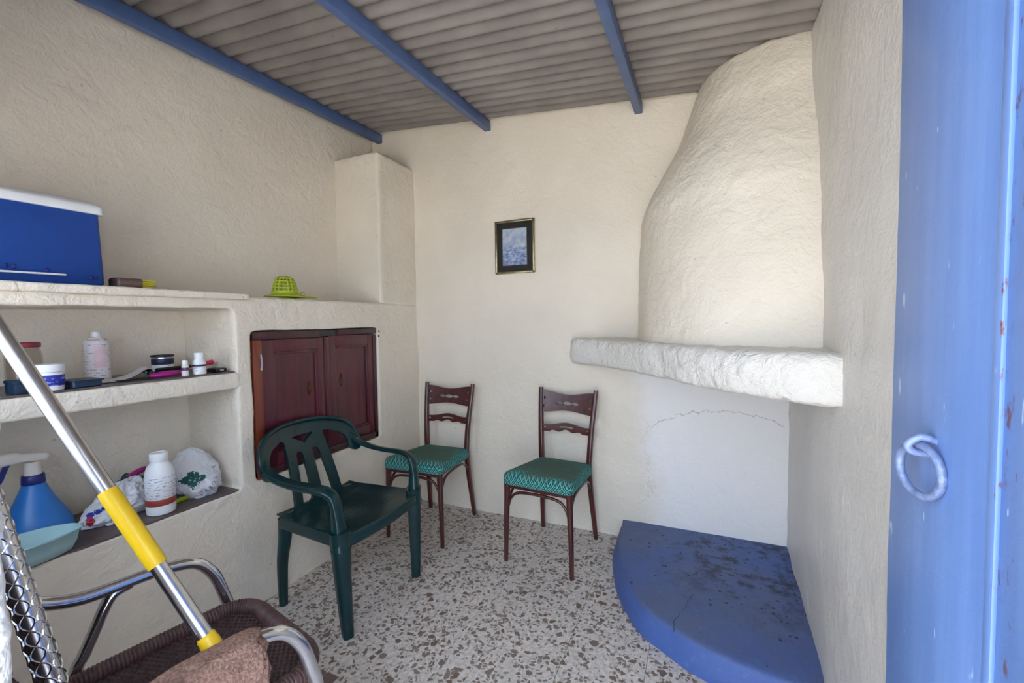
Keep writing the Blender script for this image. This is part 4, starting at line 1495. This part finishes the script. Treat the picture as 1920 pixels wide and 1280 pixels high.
one(tube(cr([(-0.072, -1.622, Z2 + 0.010), (-0.060, -1.585, Z2 + 0.013), (-0.058, -1.55, Z2 + 0.014), (-0.062, -1.518, Z2 + 0.014)], 5), [(0.006 + 0.006 * math.sin(PI * (k + 2) / 18), 0.009 + 0.006 * math.sin(PI * (k + 2) / 18)) for k in range(16)], 14), 'handle', 'magenta', kn, off=ko)
one(box(-0.090, -0.055, -1.722, -1.618, Z2 + 0.003, Z2 + 0.006, 0.001, 1), 'blade', 'black', kn, off=ko)
hb = thing('hairbrush', 'crimson handled brush with dark bristles behind the small white bottles', 'brush', (-0.15, -1.46, Z2))
ho_ = (-0.15, -1.46, Z2)
one(tube(cr([(-0.150, -1.425, Z2 + 0.028), (-0.140, -1.40, Z2 + 0.031), (-0.128, -1.365, Z2 + 0.038), (-0.126, -1.352, Z2 + 0.040)], 5), [0.008] * 4 + [0.0105] * 10 + [0.009, 0.006], 12), 'handle', 'pinkred', hb, off=ho_)
one(tube(cr([(-0.19, -1.545, Z2 + 0.022), (-0.17, -1.49, Z2 + 0.025), (-0.152, -1.428, Z2 + 0.028)], 6), [(0.005, 0.006)] + [(0.007, 0.014)] * 11 + [(0.006, 0.008)], 12), 'head', 'black', hb, off=ho_)
mb = MB()
for a in range(14):
    for b in (-1, 0, 1):
        t_ = a / 13.0
        mb.add(tube([(-0.188 + 0.03 * t_ + b * 0.007, -1.54 + 0.09 * t_, Z2 + 0.020), (-0.188 + 0.03 * t_ + b * 0.008, -1.54 + 0.09 * t_, Z2 + 0.001)], 0.0016, 5))
mb.build('bristles', 'black', hb, off=ho_)
wd = thing('black_case', 'flat black case at the far end of the middle shelf', 'case', (-0.07, -1.372, Z2))
one(layers(rounded([(-0.035, -0.024), (0.035, -0.024), (0.035, 0.024), (-0.035, 0.024)], 0.008), [(0.003, 0), (0.0, 0.003), (0.0, 0.013), (0.004, 0.016)]), 'shell', 'black', wd)
one(box(0.034, 0.037, -0.008, 0.008, 0.004, 0.012, 0.001, 1), 'clasp', 'steel', wd)

# ------------------------------------------------------------------ bottom shelf
Z3 = 0.571
sb = thing('spray_bottle', 'bright blue conical spray bottle with white trigger on the bottom shelf', 'spray bottle', (-0.225, -1.905, Z3))
one(lathe([(0.086, 0.0), (0.094, 0.004), (0.097, 0.016), (0.092, 0.050), (0.072, 0.095), (0.050, 0.140), (0.036, 0.175), (0.029, 0.195), (0.027, 0.206)], 36), 'vessel', 'spray_blue', sb)
one(lathe([(0.029, 0.196), (0.030, 0.199), (0.0285, 0.225), (0.026, 0.228)], 28), 'collar', 'navy', sb)
hd = one(lathe([(0.022, 0.226), (0.021, 0.24), (0.019, 0.262), (0.020, 0.272)], 24), 'neck', 'offwhite_plastic', sb)
# sprayer head points along the shelf, towards the doorway end
hv = [(0.0, 0.036, 0.278), (0.0, 0.026, 0.284), (0.0, 0.0, 0.288), (0.0, -0.05, 0.296), (0.0, -0.075, 0.295), (0.0, -0.088, 0.286)]
one(tube(cr(hv, 4), [(0.010, 0.012)] * 3 + [(0.015, 0.015)] * 8 + [(0.022, 0.017)] * 7 + [(0.019, 0.015)] * 3, sec=rsq(3, 14), up=(0, 0, 1)), 'sprayer', 'offwhite_plastic', sb, ang=60)
one(tube([(0, -0.084, 0.289), (0, -0.102, 0.289), (0, -0.108, 0.287)], [0.013, 0.0125, 0.009], 16), 'nozzle', 'navy', sb)
one(tube(cr([(0, -0.058, 0.280), (0, -0.068, 0.255), (0, -0.078, 0.228), (0, -0.092, 0.212)], 4), (0.006, 0.011) and [(0.006, 0.011)] * 13, sec=rsq(3, 12), up=(0, 1, 0)), 'trigger', 'navy', sb)

dp = thing('dustpan', 'pale teal plastic dustpan at the edge of the bottom shelf', 'dustpan', (-0.06, -1.96, Z3))
do = (-0.06, -1.96, Z3)
# open pan: floor plus rising side walls, mouth towards the room
mo_ = cr([(0.030, -2.13, 0), (0.036, -2.03, 0), (0.030, -1.95, 0), (0.004, -1.885, 0), (-0.02, -1.872, 0), (-0.06, -1.88, 0), (-0.10, -1.93, 0), (-0.115, -2.02, 0), (-0.11, -2.13, 0)], 5)
ol = [(a.x, a.y) for a in mo_]
one(layers(ol, [(0.030, Z3), (0.022, Z3 + 0.002), (0.008, Z3 + 0.030), (0.0, Z3 + 0.066), (-0.006, Z3 + 0.069), (-0.006, Z3 + 0.072), (0.001, Z3 + 0.072), (0.003, Z3 + 0.066), (0.011, Z3 + 0.031), (0.026, Z3 + 0.006), (0.045, Z3 + 0.005)]), 'pan', 'teal_pale', dp, off=do, ang=60)
one(tube(cr([(-0.06, -2.10, Z3 + 0.070), (-0.06, -2.14, Z3 + 0.078), (-0.06, -2.22, Z3 + 0.080)], 5), [(0.007, 0.016)] * 11, sec=rsq(3, 12), up=(0, 0, 1)), 'handle', 'teal_pale', dp, off=do)

wb_ = thing('white_bottle', 'white plastic bottle with rust red band between two plastic bags', 'bottle', (-0.062, -1.612, Z3))
prof = [(0.039, 0.0), (0.045, 0.003), (0.0475, 0.014), (0.0475, 0.150), (0.046, 0.166), (0.040, 0.184), (0.031, 0.196), (0.028, 0.202), (0.028, 0.206)]
one(lathe(prof, 32), 'vessel', 'white_plastic', wb_)
one(lathe([(0.0474, 0.062), (0.0481, 0.063), (0.0481, 0.150), (0.0474, 0.151)], 32), 'label', 'bottle_print', wb_)
one(lathe([(0.0476, 0.038), (0.0484, 0.039), (0.0484, 0.062), (0.0476, 0.063)], 32), 'band', 'rust_label', wb_)
one(lathe([(0.029, 0.205), (0.030, 0.207), (0.030, 0.234), (0.028, 0.238), (0.021, 0.2385), (0.019, 0.236), (0.0, 0.236)], 32), 'cap', 'white_plastic', wb_)

VIEW = (CAM - Vector((-0.1, -1.5, 0.65)))
VIEW = Vector((VIEW.x, VIEW.y, 0)).normalized()
RIGHT = Vector((-VIEW.y, VIEW.x, 0))


def bag(name, label, c, shape, seed, amp=0.24):
    """crumpled carrier bag: faceted shell standing on the shelf; shape(p) gives radii multipliers"""
    t = thing(name, label, 'bag', c)
    bm = bmesh.new()
    bmesh.ops.create_icosphere(bm, subdivisions=6, radius=1.0)
    for q in bm.verts:
        p = q.co.copy()
        n1 = noise.fractal(p * 1.6 + Vector((seed, 0, 0)), 1.0, 2.0, 2)
        rid = 0.0
        a = 1.0
        for o_ in range(3):
            w = noise.noise(p * (2.3 * 1.9 ** o_) + Vector((seed, seed * 2, o_ * 5.0)))
            rid += a * (1 - abs(w) * 2.2)
            a *= 0.55
        d = 0.86 + amp * (0.5 * n1) + amp * 0.22 * rid
        q.co = shape(p * d)
        q.co.z = max(q.co.z, 0.0006)
    me = bpy.data.meshes.new('film')
    bm.to_mesh(me)
    bm.free()
    me.polygons.foreach_set('use_smooth', [True] * len(me.polygons))
    o = link('film', me, 'bag', t)
    bv = BVHTree.FromPolygons([v_.co.copy() for v_ in me.vertices], [tuple(p.vertices) for p in me.polygons])

    def prn(nm, vf, mat, lift=0.0016):
        v_, f_ = vf
        out = []
        for a, b in v_:                       # a along RIGHT, b up, in the bag's own frame
            s_ = RIGHT * a + Vector((0, 0, b)) + VIEW * 0.6
            h = bv.ray_cast(s_, -VIEW)
            out.append(h[0] + VIEW * lift if h[0] else None)
        f_ = [q for q in f_ if all(out[i] is not None for i in q)]
        out = [q if q is not None else Vector((0, 0, 0.02)) for q in out]
        me2 = bpy.data.meshes.new(nm)
        me2.from_pydata(out, [], f_)
        ob = link(nm, me2, mat, o)
        return ob
    return t, prn


def grid_shape(fn, u0, u1, v0, v1, n=26):
    v_, f_ = [], []
    idx = {}
    for i in range(n):
        for j in range(n):
            a, b = u0 + (u1 - u0) * (i + 0.5) / n, v0 + (v1 - v0) * (j + 0.5) / n
            if fn(a, b):
                q = []
                for di, dj in ((0, 0), (1, 0), (1, 1), (0, 1)):
                    k = (i + di, j + dj)
                    if k not in idx:
                        idx[k] = len(v_)
                        v_.append((u0 + (u1 - u0) * k[0] / n, v0 + (v1 - v0) * k[1] / n))
                    q.append(idx[k])
                f_.append(tuple(q))
    return v_, f_


def shR(p):
    w = Vector((p.x * 0.095, p.y * (0.096 + 0.022 * max(0.0, -p.z) if p.y > 0 else 0.105), (p.z + 0.78) * 0.112))
    w.x += -0.03 * p.z + 0.02
    w.z *= 1.0 - 0.35 * max(0.0, p.x)
    return w


bR, prR = bag('carrier_bag', 'crumpled white plastic bag with dark green leaf print at the shelf end', (-0.15, -1.442, Z3), shR, 4.0, 0.26)
prR('leaf_print', grid_shape(lambda a, b: abs(a + 0.005) * 0.75 + abs(b - 0.088) < 0.034 + 0.010 * noise.noise(Vector((a * 70, b * 70, 2))) and noise.noise(Vector((a * 130, b * 130, 7))) > -0.35, -0.07, 0.06, 0.04, 0.14, 40), 'green_print')
for k, ch in enumerate('CAROLIT'):
    an = math.radians(-78 + 15.5 * k)
    cxr, czr = 0.075 * math.cos(an) + 0.008, 0.092 + 0.075 * math.sin(an)
    tv, tf = text_mesh(ch, 0.018)
    rot = an + PI / 2
    prR('letter', ([(cxr + a[0] * math.cos(rot) - a[1] * math.sin(rot), czr + a[0] * math.sin(rot) + a[1] * math.cos(rot)) for a in tv], tf), 'dark_print')


def shL(p):
    al = Vector((-0.18, 0.98, 0))
    ac = Vector((0.98, 0.18, 0))
    w = al * (p.y * 0.112) + ac * (p.x * 0.070)
    tilt = 0.5 + 0.5 * p.y
    w.z = (p.z + 0.60) * (0.050 + 0.062 * tilt)
    return w


bL, prL = bag('carrier_bag', 'flattened white plastic bag with red and blue print lying behind the white bottle', (-0.165, -1.705, Z3), shL, 11.0, 0.42)
prL('red_print', grid_shape(lambda a, b: ((a + 0.066) / 0.011) ** 2 + ((b - 0.034) / 0.020) ** 2 < 1 + 0.6 * noise.noise(Vector((a * 120, b * 120, 1))), -0.10, -0.04, 0.005, 0.065, 24), 'red_print')
for (a0, b0, w_, h_) in ((-0.066, 0.054, 0.011, 0.007), (-0.046, 0.061, 0.011, 0.008), (-0.026, 0.068, 0.011, 0.007)):
    prL('blue_mark', grid_shape(lambda a, b: ((a - a0) / w_) ** 2 + ((b - b0) / h_) ** 2 < 1 + 0.2 * noise.noise(Vector((a * 150, b * 150, 3))), a0 - 0.02, a0 + 0.02, b0 - 0.015, b0 + 0.015, 18), 'blue_print')
# cloth bundle behind the bags
cb = thing('clothes_peg_bundle', 'green cloth with a magenta clip behind the plastic bags', 'cloth', (-0.300, -1.600, Z3))
v, f = [], []
bm = bmesh.new()
bmesh.ops.create_icosphere(bm, subdivisions=4, radius=1.0)
for q in bm.verts:
    p = q.co.copy()
    d = 1 + 0.25 * noise.fractal(p * 2.0, 1.0, 2.0, 3)
    q.co = Vector((p.x * d * 0.045, p.y * d * 0.06, max(0.0005, (p.z * d + 0.75) * 0.066)))
me = bpy.data.meshes.new('cloth')
bm.to_mesh(me)
bm.free()
me.polygons.foreach_set('use_smooth', [True] * len(me.polygons))
link('cloth', me, 'thread', cb)
one(tube(cr([(0.02, -0.015, 0.108), (0.015, 0.02, 0.122), (0.01, 0.05, 0.126)], 4), [(0.010, 0.014)] * 9, sec=rsq(3, 12), up=(0, 0, 1)), 'clip', 'magenta', cb)
one(tube([(0.01, 0.05, 0.126), (0.008, 0.085, 0.124)], 0.004, 8), 'clip_arm', 'rust_label', cb)
yb = thing('yellow_sponge', 'small yellow sponge between the white bottle and the plastic bag', 'sponge', (-0.118, -1.525, Z3))
one(box(-0.022, 0.022, -0.03, 0.03, 0.0, 0.020, 0.005, 2), 'pad', 'lime', yb)
one(box(-0.022, 0.022, -0.03, 0.03, 0.019, 0.025, 0.002, 1), 'scouring_face', 'thread', yb)
